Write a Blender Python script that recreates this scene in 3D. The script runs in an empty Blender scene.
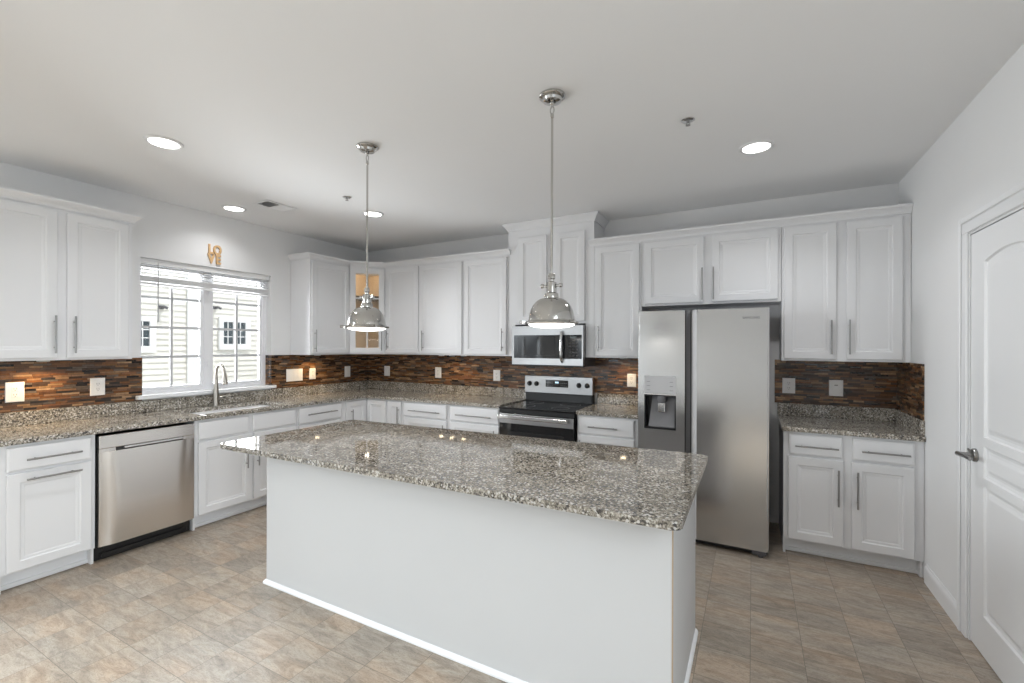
import bpy, bmesh, math, random
from mathutils import Matrix, Vector

random.seed(4)
SC = bpy.context.scene
COL = SC.collection
PI = math.pi

# ---------------------------------------------------------------- camera
cam_data = bpy.data.cameras.new('camera')
cam_data.sensor_width = 36.0
cam_data.lens = 449.976 / 1024 * 36.0
cam_data.shift_y = 3.85 / 1024
cam_data.clip_start = 0.02
cam = bpy.data.objects.new('camera', cam_data)
cam.matrix_world = (Matrix.Translation((4.583, -4.447, 1.509)) @ Matrix.Rotation(0.491, 4, 'Z')
                    @ Matrix.Rotation(PI / 2, 4, 'X') @ Matrix.Rotation(0.003, 4, 'Z'))
COL.objects.link(cam)
SC.camera = cam

# ---------------------------------------------------------------- colour management and sky
SC.view_settings.view_transform = 'Standard'
SC.view_settings.look = 'None'
SC.view_settings.gamma = 1.0
SC.view_settings.use_curve_mapping = False
SC.view_settings.exposure = 0.29
try:
    SC.cycles.use_denoising = True
    SC.cycles.max_bounces = 12
    SC.cycles.diffuse_bounces = 6
    SC.cycles.glossy_bounces = 6
    SC.cycles.transmission_bounces = 8
    SC.cycles.transparent_max_bounces = 12
    SC.cycles.sample_clamp_indirect = 6.0
    SC.cycles.blur_glossy = 0.5
    SC.cycles.caustics_reflective = False
    SC.cycles.caustics_refractive = False
except Exception:
    pass

W = bpy.data.worlds.new('World')
SC.world = W
W.use_nodes = True
bgn = W.node_tree.nodes['Background']
bgn.inputs[0].default_value = (0.86, 0.93, 1.0, 1)
bgn.inputs[1].default_value = 0.95


def area(name, loc, rot, sx, sy, power, color=(1, 1, 1), spread=None):
    d = bpy.data.lights.new(name, 'AREA')
    d.shape = 'RECTANGLE'
    d.size, d.size_y = sx, sy
    d.energy = power
    d.color = color
    if spread:
        d.spread = spread
    o = bpy.data.objects.new(name, d)
    o.location = loc
    o.rotation_euler = rot
    COL.objects.link(o)
    return o


# sun over the neighbour's siding, kitchen-window daylight, fill lights added in unseen openings
sd = bpy.data.lights.new('sun', 'SUN')
sd.energy = 2.0
sd.angle = 0.01
sd.color = (1.0, 0.97, 0.92)
so = bpy.data.objects.new('sun', sd)
so.rotation_euler = Vector((-1.0, -0.25, -1.9)).to_track_quat('-Z', 'Y').to_euler()
so.location = (3, 3, 9)
COL.objects.link(so)
area('daylight_kitchen_window', (-0.22, -1.98, 1.66), (0, -PI / 2, 0), 1.1, 1.1, 78, (0.93, 0.97, 1.0))
area('fill_light_rear', (0.95, -8.36, 1.45), (PI / 2 - 0.8, 0, 0), 1.3, 2.0, 18, (0.84, 0.94, 1.0), 2.0)  # added unseen source behind the camera
area('fill_light_left', (-0.22, -5.6, 1.5), (0, -PI / 2 + 0.75, 0), 2.2, 1.8, 140, (0.86, 0.95, 1.0), 2.5)  # added unseen source, lifts the floor bounce and the right side
area('fill_light_door_side', (5.79, -4.6, 1.55), (0, PI / 2 - 0.7, 0), 1.9, 1.8, 50, (0.86, 0.95, 1.0), 2.1)  # added unseen source to brighten the left cabinets and dishwasher


# ---------------------------------------------------------------- materials
def new_mat(name):
    m = bpy.data.materials.new(name)
    m.use_nodes = True
    nt = m.node_tree
    b = nt.nodes['Principled BSDF']
    return m, nt, b


def simple(name, col, rough=0.5, metal=0.0, spec=0.5, noise=0.0, nscale=8.0, coat=0.0):
    m, nt, b = new_mat(name)
    b.inputs['Base Color'].default_value = (*col, 1)
    b.inputs['Roughness'].default_value = rough
    b.inputs['Metallic'].default_value = metal
    b.inputs['Specular IOR Level'].default_value = spec
    b.inputs['Coat Weight'].default_value = coat
    if noise:
        g = nt.nodes.new('ShaderNodeNewGeometry')
        n = nt.nodes.new('ShaderNodeTexNoise')
        n.inputs['Scale'].default_value = nscale
        n.inputs['Detail'].default_value = 3
        nt.links.new(g.outputs['Position'], n.inputs['Vector'])
        mr = nt.nodes.new('ShaderNodeMapRange')
        mr.inputs['To Min'].default_value = 1 - noise
        mr.inputs['To Max'].default_value = 1 + noise
        nt.links.new(n.outputs['Fac'], mr.inputs['Value'])
        mx = nt.nodes.new('ShaderNodeVectorMath')
        mx.operation = 'SCALE'
        mx.inputs[0].default_value = col
        nt.links.new(mr.outputs['Result'], mx.inputs['Scale'])
        nt.links.new(mx.outputs['Vector'], b.inputs['Base Color'])
    return m


def emis(name, col, strength):
    m, nt, b = new_mat(name)
    b.inputs['Base Color'].default_value = (*col, 1)
    b.inputs['Emission Color'].default_value = (*col, 1)
    b.inputs['Emission Strength'].default_value = strength
    return m


def ramp(nt, stops, interp='LINEAR'):
    r = nt.nodes.new('ShaderNodeValToRGB')
    cr = r.color_ramp
    cr.interpolation = interp
    while len(cr.elements) < len(stops):
        cr.elements.new(0.5)
    for e, (p, c) in zip(cr.elements, stops):
        e.position = p
        e.color = (*c, 1)
    return r


def mth(nt, op, a, b=None, c=None):
    n = nt.nodes.new('ShaderNodeMath')
    n.operation = op
    for i, v in enumerate((a, b, c)):
        if v is None:
            continue
        if isinstance(v, (int, float)):
            n.inputs[i].default_value = v
        else:
            nt.links.new(v, n.inputs[i])
    return n.outputs[0]


def make_granite(name, tone):
    m, nt, b = new_mat(name)
    L = nt.links.new
    g = nt.nodes.new('ShaderNodeNewGeometry')
    n1 = nt.nodes.new('ShaderNodeTexNoise')
    n1.inputs['Scale'].default_value = 92
    n1.inputs['Detail'].default_value = 5
    n1.inputs['Roughness'].default_value = 0.72
    n1.inputs['Distortion'].default_value = 0.6
    L(g.outputs['Position'], n1.inputs['Vector'])
    n2 = nt.nodes.new('ShaderNodeTexNoise')
    n2.inputs['Scale'].default_value = 11
    n2.inputs['Detail'].default_value = 3
    L(g.outputs['Position'], n2.inputs['Vector'])
    f = mth(nt, 'ADD', n1.outputs['Fac'], mth(nt, 'MULTIPLY', mth(nt, 'SUBTRACT', n2.outputs['Fac'], 0.5), 0.24))
    r1 = ramp(nt, [(0.33, (0.018, 0.017, 0.016)), (0.41, (0.08, 0.07, 0.058)), (0.475, (0.19, 0.17, 0.14)),
                   (0.56, (0.31, 0.28, 0.235)), (0.68, (0.55, 0.53, 0.49))])
    L(f, r1.inputs['Fac'])
    v = nt.nodes.new('ShaderNodeTexVoronoi')
    v.inputs['Scale'].default_value = 115
    L(g.outputs['Position'], v.inputs['Vector'])
    sep = nt.nodes.new('ShaderNodeSeparateColor')
    L(v.outputs['Color'], sep.inputs[0])
    dk = mth(nt, 'GREATER_THAN', sep.outputs[0], 0.83)
    lt = mth(nt, 'GREATER_THAN', sep.outputs[1], 0.88)
    mx = nt.nodes.new('ShaderNodeMix')
    mx.data_type = 'RGBA'
    L(mth(nt, 'MULTIPLY', dk, 0.75), mx.inputs['Factor'])
    L(r1.outputs['Color'], mx.inputs['A'])
    mx.inputs['B'].default_value = (0.03, 0.028, 0.03, 1)
    mx2 = nt.nodes.new('ShaderNodeMix')
    mx2.data_type = 'RGBA'
    L(mth(nt, 'MULTIPLY', lt, 0.6), mx2.inputs['Factor'])
    L(mx.outputs['Result'], mx2.inputs['A'])
    mx2.inputs['B'].default_value = (0.66, 0.64, 0.61, 1)
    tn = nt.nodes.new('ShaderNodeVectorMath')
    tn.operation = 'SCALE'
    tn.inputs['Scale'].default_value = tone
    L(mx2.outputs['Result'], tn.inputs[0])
    L(tn.outputs['Vector'], b.inputs['Base Color'])
    b.inputs['Roughness'].default_value = 0.045
    b.inputs['Specular IOR Level'].default_value = 0.5
    return m


def make_mosaic():
    """thin random-length strips of stone and glass, continuous around corners"""
    m, nt, b = new_mat('mosaic_strip_tile')
    L = nt.links.new
    g = nt.nodes.new('ShaderNodeNewGeometry')
    s = nt.nodes.new('ShaderNodeSeparateXYZ')
    L(g.outputs['Position'], s.inputs[0])
    u = mth(nt, 'SUBTRACT', s.outputs[0], s.outputs[1])
    rowf = mth(nt, 'DIVIDE', s.outputs[2], 0.015)
    row = mth(nt, 'FLOOR', rowf)
    w1 = nt.nodes.new('ShaderNodeTexWhiteNoise')
    w1.noise_dimensions = '1D'
    L(row, w1.inputs['W'])
    length = mth(nt, 'MULTIPLY_ADD', w1.outputs['Value'], 0.05, 0.06)
    colf = mth(nt, 'DIVIDE', mth(nt, 'ADD', u, mth(nt, 'MULTIPLY', w1.outputs['Value'], 7.3)), length)
    colm = mth(nt, 'FLOOR', colf)
    cb = nt.nodes.new('ShaderNodeCombineXYZ')
    L(colm, cb.inputs[0])
    L(row, cb.inputs[1])
    w2 = nt.nodes.new('ShaderNodeTexWhiteNoise')
    w2.noise_dimensions = '3D'
    L(cb.outputs[0], w2.inputs['Vector'])
    r = ramp(nt, [(0.0, (0.018, 0.012, 0.009)), (0.13, (0.055, 0.028, 0.014)), (0.26, (0.105, 0.047, 0.02)),
                  (0.39, (0.165, 0.075, 0.03)), (0.5, (0.225, 0.115, 0.05)), (0.6, (0.08, 0.052, 0.036)),
                  (0.69, (0.18, 0.07, 0.022)), (0.79, (0.27, 0.155, 0.075)), (0.88, (0.115, 0.085, 0.064)),
                  (0.95, (0.36, 0.225, 0.125))], 'CONSTANT')
    L(w2.outputs['Value'], r.inputs['Fac'])
    n = nt.nodes.new('ShaderNodeTexNoise')
    n.inputs['Scale'].default_value = 60
    n.inputs['Detail'].default_value = 3
    L(g.outputs['Position'], n.inputs['Vector'])
    k = nt.nodes.new('ShaderNodeVectorMath')
    k.operation = 'SCALE'
    L(r.outputs['Color'], k.inputs[0])
    L(mth(nt, 'MULTIPLY_ADD', n.outputs['Fac'], 1.0, 0.5), k.inputs['Scale'])
    # joints
    fz = mth(nt, 'FRACT', rowf)
    fx = mth(nt, 'FRACT', colf)
    j = mth(nt, 'MAXIMUM', mth(nt, 'LESS_THAN', fz, 0.09), mth(nt, 'LESS_THAN', fx, 0.015))
    mx = nt.nodes.new('ShaderNodeMix')
    mx.data_type = 'RGBA'
    L(j, mx.inputs['Factor'])
    L(k.outputs['Vector'], mx.inputs['A'])
    mx.inputs['B'].default_value = (0.02, 0.014, 0.01, 1)
    L(mx.outputs['Result'], b.inputs['Base Color'])
    sc = nt.nodes.new('ShaderNodeSeparateColor')
    L(w2.outputs['Color'], sc.inputs[0])
    L(mth(nt, 'MULTIPLY_ADD', sc.outputs[1], 0.35, 0.12), b.inputs['Roughness'])
    bp = nt.nodes.new('ShaderNodeBump')
    bp.inputs['Strength'].default_value = 0.35
    bp.inputs['Distance'].default_value = 0.003
    L(mth(nt, 'MULTIPLY', sc.outputs[2], mth(nt, 'SUBTRACT', 1.0, j)), bp.inputs['Height'])
    L(bp.outputs[0], b.inputs['Normal'])
    return m


def make_floor():
    m, nt, b = new_mat('slate_look_vinyl_tile')
    L = nt.links.new
    g = nt.nodes.new('ShaderNodeNewGeometry')
    s = nt.nodes.new('ShaderNodeSeparateXYZ')
    L(g.outputs['Position'], s.inputs[0])
    T = 0.2285
    fx = mth(nt, 'DIVIDE', mth(nt, 'ADD', s.outputs[0], 10 * T * 10 - 4.577), T)
    fy = mth(nt, 'DIVIDE', mth(nt, 'ADD', s.outputs[1], 100 * T + 2.905), T)
    ix, iy = mth(nt, 'FLOOR', fx), mth(nt, 'FLOOR', fy)
    cb = nt.nodes.new('ShaderNodeCombineXYZ')
    L(ix, cb.inputs[0])
    L(iy, cb.inputs[1])
    wn = nt.nodes.new('ShaderNodeTexWhiteNoise')
    L(cb.outputs[0], wn.inputs['Vector'])
    # each tile takes its own piece of slate: offset the pattern by the tile's random colour
    off = nt.nodes.new('ShaderNodeVectorMath')
    off.operation = 'MULTIPLY_ADD'
    L(wn.outputs['Color'], off.inputs[0])
    off.inputs[1].default_value = (9, 9, 9)
    L(g.outputs['Position'], off.inputs[2])
    mp = nt.nodes.new('ShaderNodeMapping')
    mp.inputs['Rotation'].default_value = (0, 0, 0.5)
    mp.inputs['Scale'].default_value = (0.4, 1.6, 1)
    L(off.outputs['Vector'], mp.inputs['Vector'])
    n1 = nt.nodes.new('ShaderNodeTexNoise')
    n1.inputs['Scale'].default_value = 11
    n1.inputs['Detail'].default_value = 6
    n1.inputs['Roughness'].default_value = 0.62
    n1.inputs['Distortion'].default_value = 1.6
    L(mp.outputs[0], n1.inputs['Vector'])
    r1 = ramp(nt, [(0.30, (0.209, 0.172, 0.136)), (0.42, (0.302, 0.251, 0.198)), (0.52, (0.386, 0.324, 0.261)),
                   (0.62, (0.449, 0.386, 0.318)), (0.74, (0.313, 0.292, 0.261))])
    L(n1.outputs['Fac'], r1.inputs['Fac'])
    n2 = nt.nodes.new('ShaderNodeTexNoise')
    n2.inputs['Scale'].default_value = 4.2
    n2.inputs['Detail'].default_value = 3
    L(mp.outputs[0], n2.inputs['Vector'])
    r2 = ramp(nt, [(0.35, (0.302, 0.287, 0.261)), (0.5, (0.365, 0.308, 0.251)), (0.66, (0.480, 0.324, 0.209))])
    L(n2.outputs['Fac'], r2.inputs['Fac'])
    mx = nt.nodes.new('ShaderNodeMix')
    mx.data_type = 'RGBA'
    mx.inputs['Factor'].default_value = 0.32
    L(r1.outputs['Color'], mx.inputs['A'])
    L(r2.outputs['Color'], mx.inputs['B'])
    # per-tile tone
    k = nt.nodes.new('ShaderNodeVectorMath')
    k.operation = 'SCALE'
    L(mx.outputs['Result'], k.inputs[0])
    L(mth(nt, 'MULTIPLY_ADD', wn.outputs['Value'], 0.22, 0.885), k.inputs['Scale'])
    # fine veins
    n3 = nt.nodes.new('ShaderNodeTexNoise')
    n3.inputs['Scale'].default_value = 30
    n3.inputs['Detail'].default_value = 5
    n3.inputs['Distortion'].default_value = 2.5
    L(mp.outputs[0], n3.inputs['Vector'])
    vein = mth(nt, 'ABSOLUTE', mth(nt, 'SUBTRACT', n3.outputs['Fac'], 0.5))
    vm = nt.nodes.new('ShaderNodeMapRange')
    vm.inputs['From Max'].default_value = 0.05
    vm.inputs['To Min'].default_value = 0.72
    vm.inputs['To Max'].default_value = 1.0
    L(vein, vm.inputs['Value'])
    k2 = nt.nodes.new('ShaderNodeVectorMath')
    k2.operation = 'SCALE'
    L(k.outputs['Vector'], k2.inputs[0])
    L(vm.outputs['Result'], k2.inputs['Scale'])
    ex = mth(nt, 'ABSOLUTE', mth(nt, 'SUBTRACT', mth(nt, 'FRACT', fx), 0.5))
    ey = mth(nt, 'ABSOLUTE', mth(nt, 'SUBTRACT', mth(nt, 'FRACT', fy), 0.5))
    j = mth(nt, 'GREATER_THAN', mth(nt, 'MAXIMUM', ex, ey), 0.5 - 0.006)
    mj = nt.nodes.new('ShaderNodeMix')
    mj.data_type = 'RGBA'
    L(mth(nt, 'MULTIPLY', j, 0.8), mj.inputs['Factor'])
    L(k2.outputs['Vector'], mj.inputs['A'])
    mj.inputs['B'].default_value = (0.15, 0.13, 0.108, 1)
    L(mj.outputs['Result'], b.inputs['Base Color'])
    b.inputs['Roughness'].default_value = 0.42
    b.inputs['Specular IOR Level'].default_value = 0.4
    bp = nt.nodes.new('ShaderNodeBump')
    bp.inputs['Strength'].default_value = 0.12
    bp.inputs['Distance'].default_value = 0.002
    L(mth(nt, 'SUBTRACT', n1.outputs['Fac'], j), bp.inputs['Height'])
    L(bp.outputs[0], b.inputs['Normal'])
    return m


def make_steel(name, col, rough, axis='X', amt=0.06):
    """brushed stainless: fine streaks along one axis vary the roughness"""
    m, nt, b = new_mat(name)
    L = nt.links.new
    tc = nt.nodes.new('ShaderNodeTexCoord')
    mp = nt.nodes.new('ShaderNodeMapping')
    mp.inputs['Scale'].default_value = {'X': (2, 300, 300), 'Z': (300, 300, 2), 'Y': (300, 2, 300)}[axis]
    L(tc.outputs['Object'], mp.inputs['Vector'])
    n = nt.nodes.new('ShaderNodeTexNoise')
    n.inputs['Scale'].default_value = 1.0
    L(mp.outputs[0], n.inputs['Vector'])
    b.inputs['Base Color'].default_value = (*col, 1)
    b.inputs['Metallic'].default_value = 1
    L(mth(nt, 'MULTIPLY_ADD', n.outputs['Fac'], amt, rough - amt / 2), b.inputs['Roughness'])
    return m


def make_glass(name, tint=(1, 1, 1)):
    m, nt, b = new_mat(name)
    out = nt.nodes['Material Output']
    nt.nodes.remove(b)
    t = nt.nodes.new('ShaderNodeBsdfTransparent')
    t.inputs[0].default_value = (*tint, 1)
    g = nt.nodes.new('ShaderNodeBsdfGlossy')
    g.inputs['Roughness'].default_value = 0.02
    f = nt.nodes.new('ShaderNodeFresnel')
    f.inputs[0].default_value = 1.45
    mx = nt.nodes.new('ShaderNodeMixShader')
    nt.links.new(f.outputs[0], mx.inputs[0])
    nt.links.new(t.outputs[0], mx.inputs[1])
    nt.links.new(g.outputs[0], mx.inputs[2])
    nt.links.new(mx.outputs[0], out.inputs[0])
    return m


M = {}
M['wall'] = simple('wall_paint', (0.78, 0.781, 0.784), 0.85, noise=0.015, nscale=3)
M['ceil'] = simple('ceiling_paint', (0.83, 0.835, 0.84), 0.9, noise=0.01, nscale=2)
M['white'] = simple('white_cabinet_lacquer', (0.76, 0.765, 0.78), 0.38, noise=0.008, nscale=4)
M['trim'] = simple('white_gloss_trim', (0.80, 0.805, 0.815), 0.35)
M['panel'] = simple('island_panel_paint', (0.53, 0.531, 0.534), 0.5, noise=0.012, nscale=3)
M['edge'] = simple('raw_board_edge', (0.42, 0.32, 0.22), 0.7)
M['granite'] = make_granite('granite', 1.32)  # same stone as the island, brighter light painted into its tone
M['granite_island'] = make_granite('granite_shaded_tone', 0.97)  # same stone, without the light painted into the perimeter copy
M['mosaic'] = make_mosaic()
M['floor'] = make_floor()
M['steel'] = make_steel('brushed_stainless', (0.46, 0.46, 0.465), 0.3, 'X')
M['steelv'] = make_steel('brushed_stainless_upright', (0.57, 0.57, 0.57), 0.2, 'Z', 0.02)
M['nickel'] = simple('polished_nickel', (0.54, 0.53, 0.51), 0.08, 1.0)
M['brushed'] = simple('brushed_nickel_pull', (0.33, 0.325, 0.32), 0.34, 1.0)
M['chrome'] = simple('bright_steel', (0.72, 0.72, 0.72), 0.16, 1.0)
M['warmsteel'] = simple('brushed_nickel_tap', (0.42, 0.39, 0.35), 0.32, 1.0)
M['black'] = simple('black_plastic', (0.012, 0.012, 0.013), 0.35)
M['bglass'] = simple('black_glass', (0.008, 0.008, 0.009), 0.06, spec=0.6)
M['dgrey'] = simple('dark_grey_metal', (0.10, 0.10, 0.11), 0.45)
M['mgrey'] = simple('mid_grey_plastic', (0.16, 0.16, 0.17), 0.4)
M['lgrey'] = simple('silver_grey_plastic', (0.52, 0.52, 0.53), 0.4)
M['logo'] = simple('dark_lettering', (0.12, 0.12, 0.12), 0.4)
M['outlet'] = simple('white_switch_plastic', (0.88, 0.875, 0.87), 0.3)
M['slot'] = simple('outlet_slot_grey', (0.22, 0.21, 0.21), 0.5)
M['wood'] = simple('light_oak_letters', (0.62, 0.40, 0.20), 0.6, noise=0.2, nscale=60)
M['vinyl'] = simple('white_window_vinyl', (0.80, 0.80, 0.82), 0.35)
M['slat'] = simple('white_blind_slat', (0.80, 0.80, 0.80), 0.5)
M['glass'] = make_glass('clear_glass')
M['lens'] = emis('lit_lens', (1.0, 0.98, 0.95), 6.0)
M['plens'] = emis('lit_pendant_lens', (1.0, 0.98, 0.95), 2.2)
M['puck'] = emis('lit_puck', (1.0, 0.80, 0.52), 12.0)
M['disp'] = emis('lit_display', (0.55, 0.8, 1.0), 1.2)
M['siding'] = simple('cream_siding', (0.78, 0.76, 0.70), 0.6)
M['ntrim'] = simple('white_house_trim', (0.82, 0.82, 0.82), 0.5)
M['npane'] = simple('dark_house_pane', (0.05, 0.07, 0.08), 0.1)
M['ground'] = simple('pale_concrete_yard', (0.55, 0.54, 0.50), 0.9, noise=0.1, nscale=2)
M['leaf'] = simple('evergreen_leaf', (0.10, 0.15, 0.09), 0.6, noise=0.3, nscale=20)
M['cabin'] = simple('maple_cabinet_interior', (0.72, 0.60, 0.44), 0.6)


# ---------------------------------------------------------------- mesh builder
class MB:
    def __init__(self, mat=None):
        self.bm = bmesh.new()
        self.M = mat

    def _v(self, co):
        co = Vector(co)
        return self.bm.verts.new(self.M @ co if self.M else co)

    def box(self, x0, x1, y0, y1, z0, z1, bev=0.0, seg=1):
        if x1 < x0: x0, x1 = x1, x0
        if y1 < y0: y0, y1 = y1, y0
        if z1 < z0: z0, z1 = z1, z0
        v = [self._v((x, y, z)) for z in (z0, z1) for (x, y) in ((x0, y0), (x1, y0), (x1, y1), (x0, y1))]
        fs = [self.bm.faces.new([v[i] for i in q]) for q in
              ((3, 2, 1, 0), (4, 5, 6, 7), (0, 1, 5, 4), (1, 2, 6, 5), (2, 3, 7, 6), (3, 0, 4, 7))]
        if bev > 0:
            es = list({e for f in fs for e in f.edges})
            bmesh.ops.bevel(self.bm, geom=es, offset=bev, segments=seg, affect='EDGES', profile=0.5)
        return self

    def prism(self, poly, z0, z1, bev=0.0, seg=2):
        a = sum(p[0] * q[1] - q[0] * p[1] for p, q in zip(poly, poly[1:] + poly[:1]))
        if a < 0:
            poly = poly[::-1]
        lo = [self._v((x, y, z0)) for x, y in poly]
        hi = [self._v((x, y, z1)) for x, y in poly]
        n = len(poly)
        fs = [self.bm.faces.new(lo[::-1]), self.bm.faces.new(hi)]
        for i in range(n):
            fs.append(self.bm.faces.new([lo[i], lo[(i + 1) % n], hi[(i + 1) % n], hi[i]]))
        if bev > 0:
            es = list(set(fs[0].edges) | set(fs[1].edges))
            bmesh.ops.bevel(self.bm, geom=es, offset=bev, segments=seg, affect='EDGES', profile=0.5)
        return self

    def vprism(self, poly, y0, y1, bev=0.0):
        """polygon in x,z pushed along y (y0 in front)"""
        a = sum(p[0] * q[1] - q[0] * p[1] for p, q in zip(poly, poly[1:] + poly[:1]))
        if a < 0:
            poly = poly[::-1]
        f = [self._v((x, min(y0, y1), z)) for x, z in poly]
        k = [self._v((x, max(y0, y1), z)) for x, z in poly]
        n = len(poly)
        self.bm.faces.new(f)
        self.bm.faces.new(k[::-1])
        for i in range(n):
            self.bm.faces.new([f[(i + 1) % n], f[i], k[i], k[(i + 1) % n]])
        return self

    def tube(self, pts, r, seg=12, cap=True):
        pts = [Vector(p) for p in pts]
        rs = r if isinstance(r, (list, tuple)) else [r] * len(pts)
        rings = []
        up = None
        for i, p in enumerate(pts):
            d = (pts[min(i + 1, len(pts) - 1)] - pts[max(i - 1, 0)]).normalized()
            if up is None:
                up = Vector((0, 0, 1)) if abs(d.z) < 0.9 else Vector((1, 0, 0))
            a = d.cross(up).normalized()
            b = a.cross(d).normalized()
            up = b
            rings.append([self._v(p + (a * math.cos(t) + b * math.sin(t)) * rs[i])
                          for t in [2 * PI * k / seg for k in range(seg)]])
        for A, B in zip(rings, rings[1:]):
            for k in range(seg):
                self.bm.faces.new([A[k], A[(k + 1) % seg], B[(k + 1) % seg], B[k]]).smooth = True
        if cap:
            self.bm.faces.new(rings[0][::-1])
            self.bm.faces.new(rings[-1])
        return self

    def lathe(self, prof, c=(0, 0, 0), seg=32, axis='Z', close=True):
        """prof: (radius, height) pairs revolved about an axis through c"""
        def pt(r, h, t):
            a, b = r * math.cos(t), r * math.sin(t)
            return {'Z': (c[0] + a, c[1] + b, c[2] + h), 'X': (c[0] + h, c[1] + a, c[2] + b),
                    'Y': (c[0] + a, c[1] + h, c[2] + b)}[axis]
        rings = []
        for r, h in prof:
            if r < 1e-6:
                rings.append([self._v(pt(0, h, 0))])
            else:
                rings.append([self._v(pt(r, h, 2 * PI * k / seg)) for k in range(seg)])
        for A, B in zip(rings, rings[1:]):
            if len(A) == 1 and len(B) == 1:
                continue
            for k in range(seg):
                k2 = (k + 1) % seg
                if len(A) == 1:
                    self.bm.faces.new([A[0], B[k2], B[k]]).smooth = True
                elif len(B) == 1:
                    self.bm.faces.new([A[k], A[k2], B[0]]).smooth = True
                else:
                    self.bm.faces.new([A[k], A[k2], B[k2], B[k]]).smooth = True
        if close:
            for R in (rings[0], rings[-1]):
                if len(R) > 2:
                    self.bm.faces.new(R)
        return self

    def rings(self, x0, x1, z0, z1, prof, arch=0.0, fill=True, n_arch=1):
        """concentric rectangles (arched top if asked): prof = (inset, y) pairs; the last one is filled"""
        loops = []
        for ins, y in prof:
            pts = [(x0 + ins, z0 + ins), (x1 - ins, z0 + ins), (x1 - ins, z1 - ins)]
            if arch:
                for k in range(1, 12):
                    t = k / 12
                    pts.append((x1 - ins + (x0 - x1 + 2 * ins) * t, z1 - ins + arch * math.sin(PI * t)))
            pts.append((x0 + ins, z1 - ins))
            loops.append([self._v((px, y, pz)) for px, pz in pts])
        for A, B in zip(loops, loops[1:]):
            n = len(A)
            for k in range(n):
                self.bm.faces.new([A[k], A[(k + 1) % n], B[(k + 1) % n], B[k]])
        if fill:
            self.bm.faces.new(loops[-1])
        return loops

    def sweep(self, path, prof, z=0.0, closed=False):
        """profile (out, up) along a plan path; 'out' is to the right of travel"""
        P = [Vector((p[0], p[1])) for p in path]
        n = len(P)
        offs = []
        for i in range(n):
            ns = []
            if i > 0 or closed:
                d = (P[i] - P[i - 1]).normalized()
                ns.append(Vector((d.y, -d.x)))
            if i < n - 1 or closed:
                d = (P[(i + 1) % n] - P[i]).normalized()
                ns.append(Vector((d.y, -d.x)))
            offs.append(ns[0] if len(ns) == 1 else (ns[0] + ns[1]) / (1 + ns[0].dot(ns[1])))
        loops = [[self._v((P[i].x + offs[i].x * o, P[i].y + offs[i].y * o, z + u)) for o, u in prof] for i in range(n)]
        m = len(prof)
        rng = range(n) if closed else range(n - 1)
        for i in rng:
            A, B = loops[i], loops[(i + 1) % n]
            for k in range(m):
                self.bm.faces.new([A[k], A[(k + 1) % m], B[(k + 1) % m], B[k]])
        if not closed:
            self.bm.faces.new(loops[0][::-1])
            self.bm.faces.new(loops[-1])
        return self

    def plate(self, x0, x1, z0, z1, y0, y1, holes):
        """flat plate with rectangular holes (x0,x1,z0,z1)"""
        xs = sorted({x0, x1, *[h[0] for h in holes], *[h[1] for h in holes]})
        zs = sorted({z0, z1, *[h[2] for h in holes], *[h[3] for h in holes]})
        xs = [x for x in xs if x0 <= x <= x1]
        zs = [z for z in zs if z0 <= z <= z1]
        inside = lambda a, b: any(h[0] - 1e-6 < a < h[1] + 1e-6 and h[2] - 1e-6 < b < h[3] + 1e-6 for h in holes)
        nx, nz = len(xs) - 1, len(zs) - 1
        full = [[not inside((xs[i] + xs[i + 1]) / 2, (zs[k] + zs[k + 1]) / 2) for k in range(nz)] for i in range(nx)]
        cache = {}

        def vt(i, k, s):
            if (i, k, s) not in cache:
                cache[(i, k, s)] = self._v((xs[i], y0 if s == 0 else y1, zs[k]))
            return cache[(i, k, s)]
        for i in range(nx):
            for k in range(nz):
                if not full[i][k]:
                    continue
                self.bm.faces.new([vt(i, k, 0), vt(i + 1, k, 0), vt(i + 1, k + 1, 0), vt(i, k + 1, 0)])
                self.bm.faces.new([vt(i, k, 1), vt(i, k + 1, 1), vt(i + 1, k + 1, 1), vt(i + 1, k, 1)])
                for (di, dk, a, bq) in ((-1, 0, (i, k), (i, k + 1)), (1, 0, (i + 1, k + 1), (i + 1, k)),
                                        (0, -1, (i + 1, k), (i, k)), (0, 1, (i, k + 1), (i + 1, k + 1))):
                    ii, kk = i + di, k + dk
                    if 0 <= ii < nx and 0 <= kk < nz and full[ii][kk]:
                        continue
                    self.bm.faces.new([vt(*a, 0), vt(*bq, 0), vt(*bq, 1), vt(*a, 1)])
        return self

    def build(self, name, mat, parent=None, label=None, smooth=True):
        me = bpy.data.meshes.new(name)
        bmesh.ops.recalc_face_normals(self.bm, faces=self.bm.faces[:])
        self.bm.faces.index_update()
        sm = [f.smooth for f in self.bm.faces]
        self.bm.to_mesh(me)
        self.bm.free()
        me.materials.append(mat if not isinstance(mat, str) else M[mat])
        if smooth:
            me.set_sharp_from_angle(angle=math.radians(40))
        me.polygons.foreach_set('use_smooth', sm)
        o = bpy.data.objects.new(name, me)
        COL.objects.link(o)
        if parent:
            o.parent = parent
        if label:
            o['label'] = label
        return o


def tag(o, label=None, cat=None, group=None, kind=None):
    if label: o['label'] = label
    if cat: o['category'] = cat
    if group: o['group'] = group
    if kind: o['kind'] = kind
    return o


def thing(name, label, cat, loc=(0, 0, 0), rz=0.0, group=None):
    o = bpy.data.objects.new(name, None)
    o.empty_display_size = 0.1
    o.location = loc
    o.rotation_euler = (0, 0, rz)
    COL.objects.link(o)
    return tag(o, label, cat, group)


def struct(name, mb, mat, parent=None, **k):
    o = mb.build(name, mat, parent, **k)
    if parent is None:
        o['kind'] = 'structure'
    return o


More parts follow.
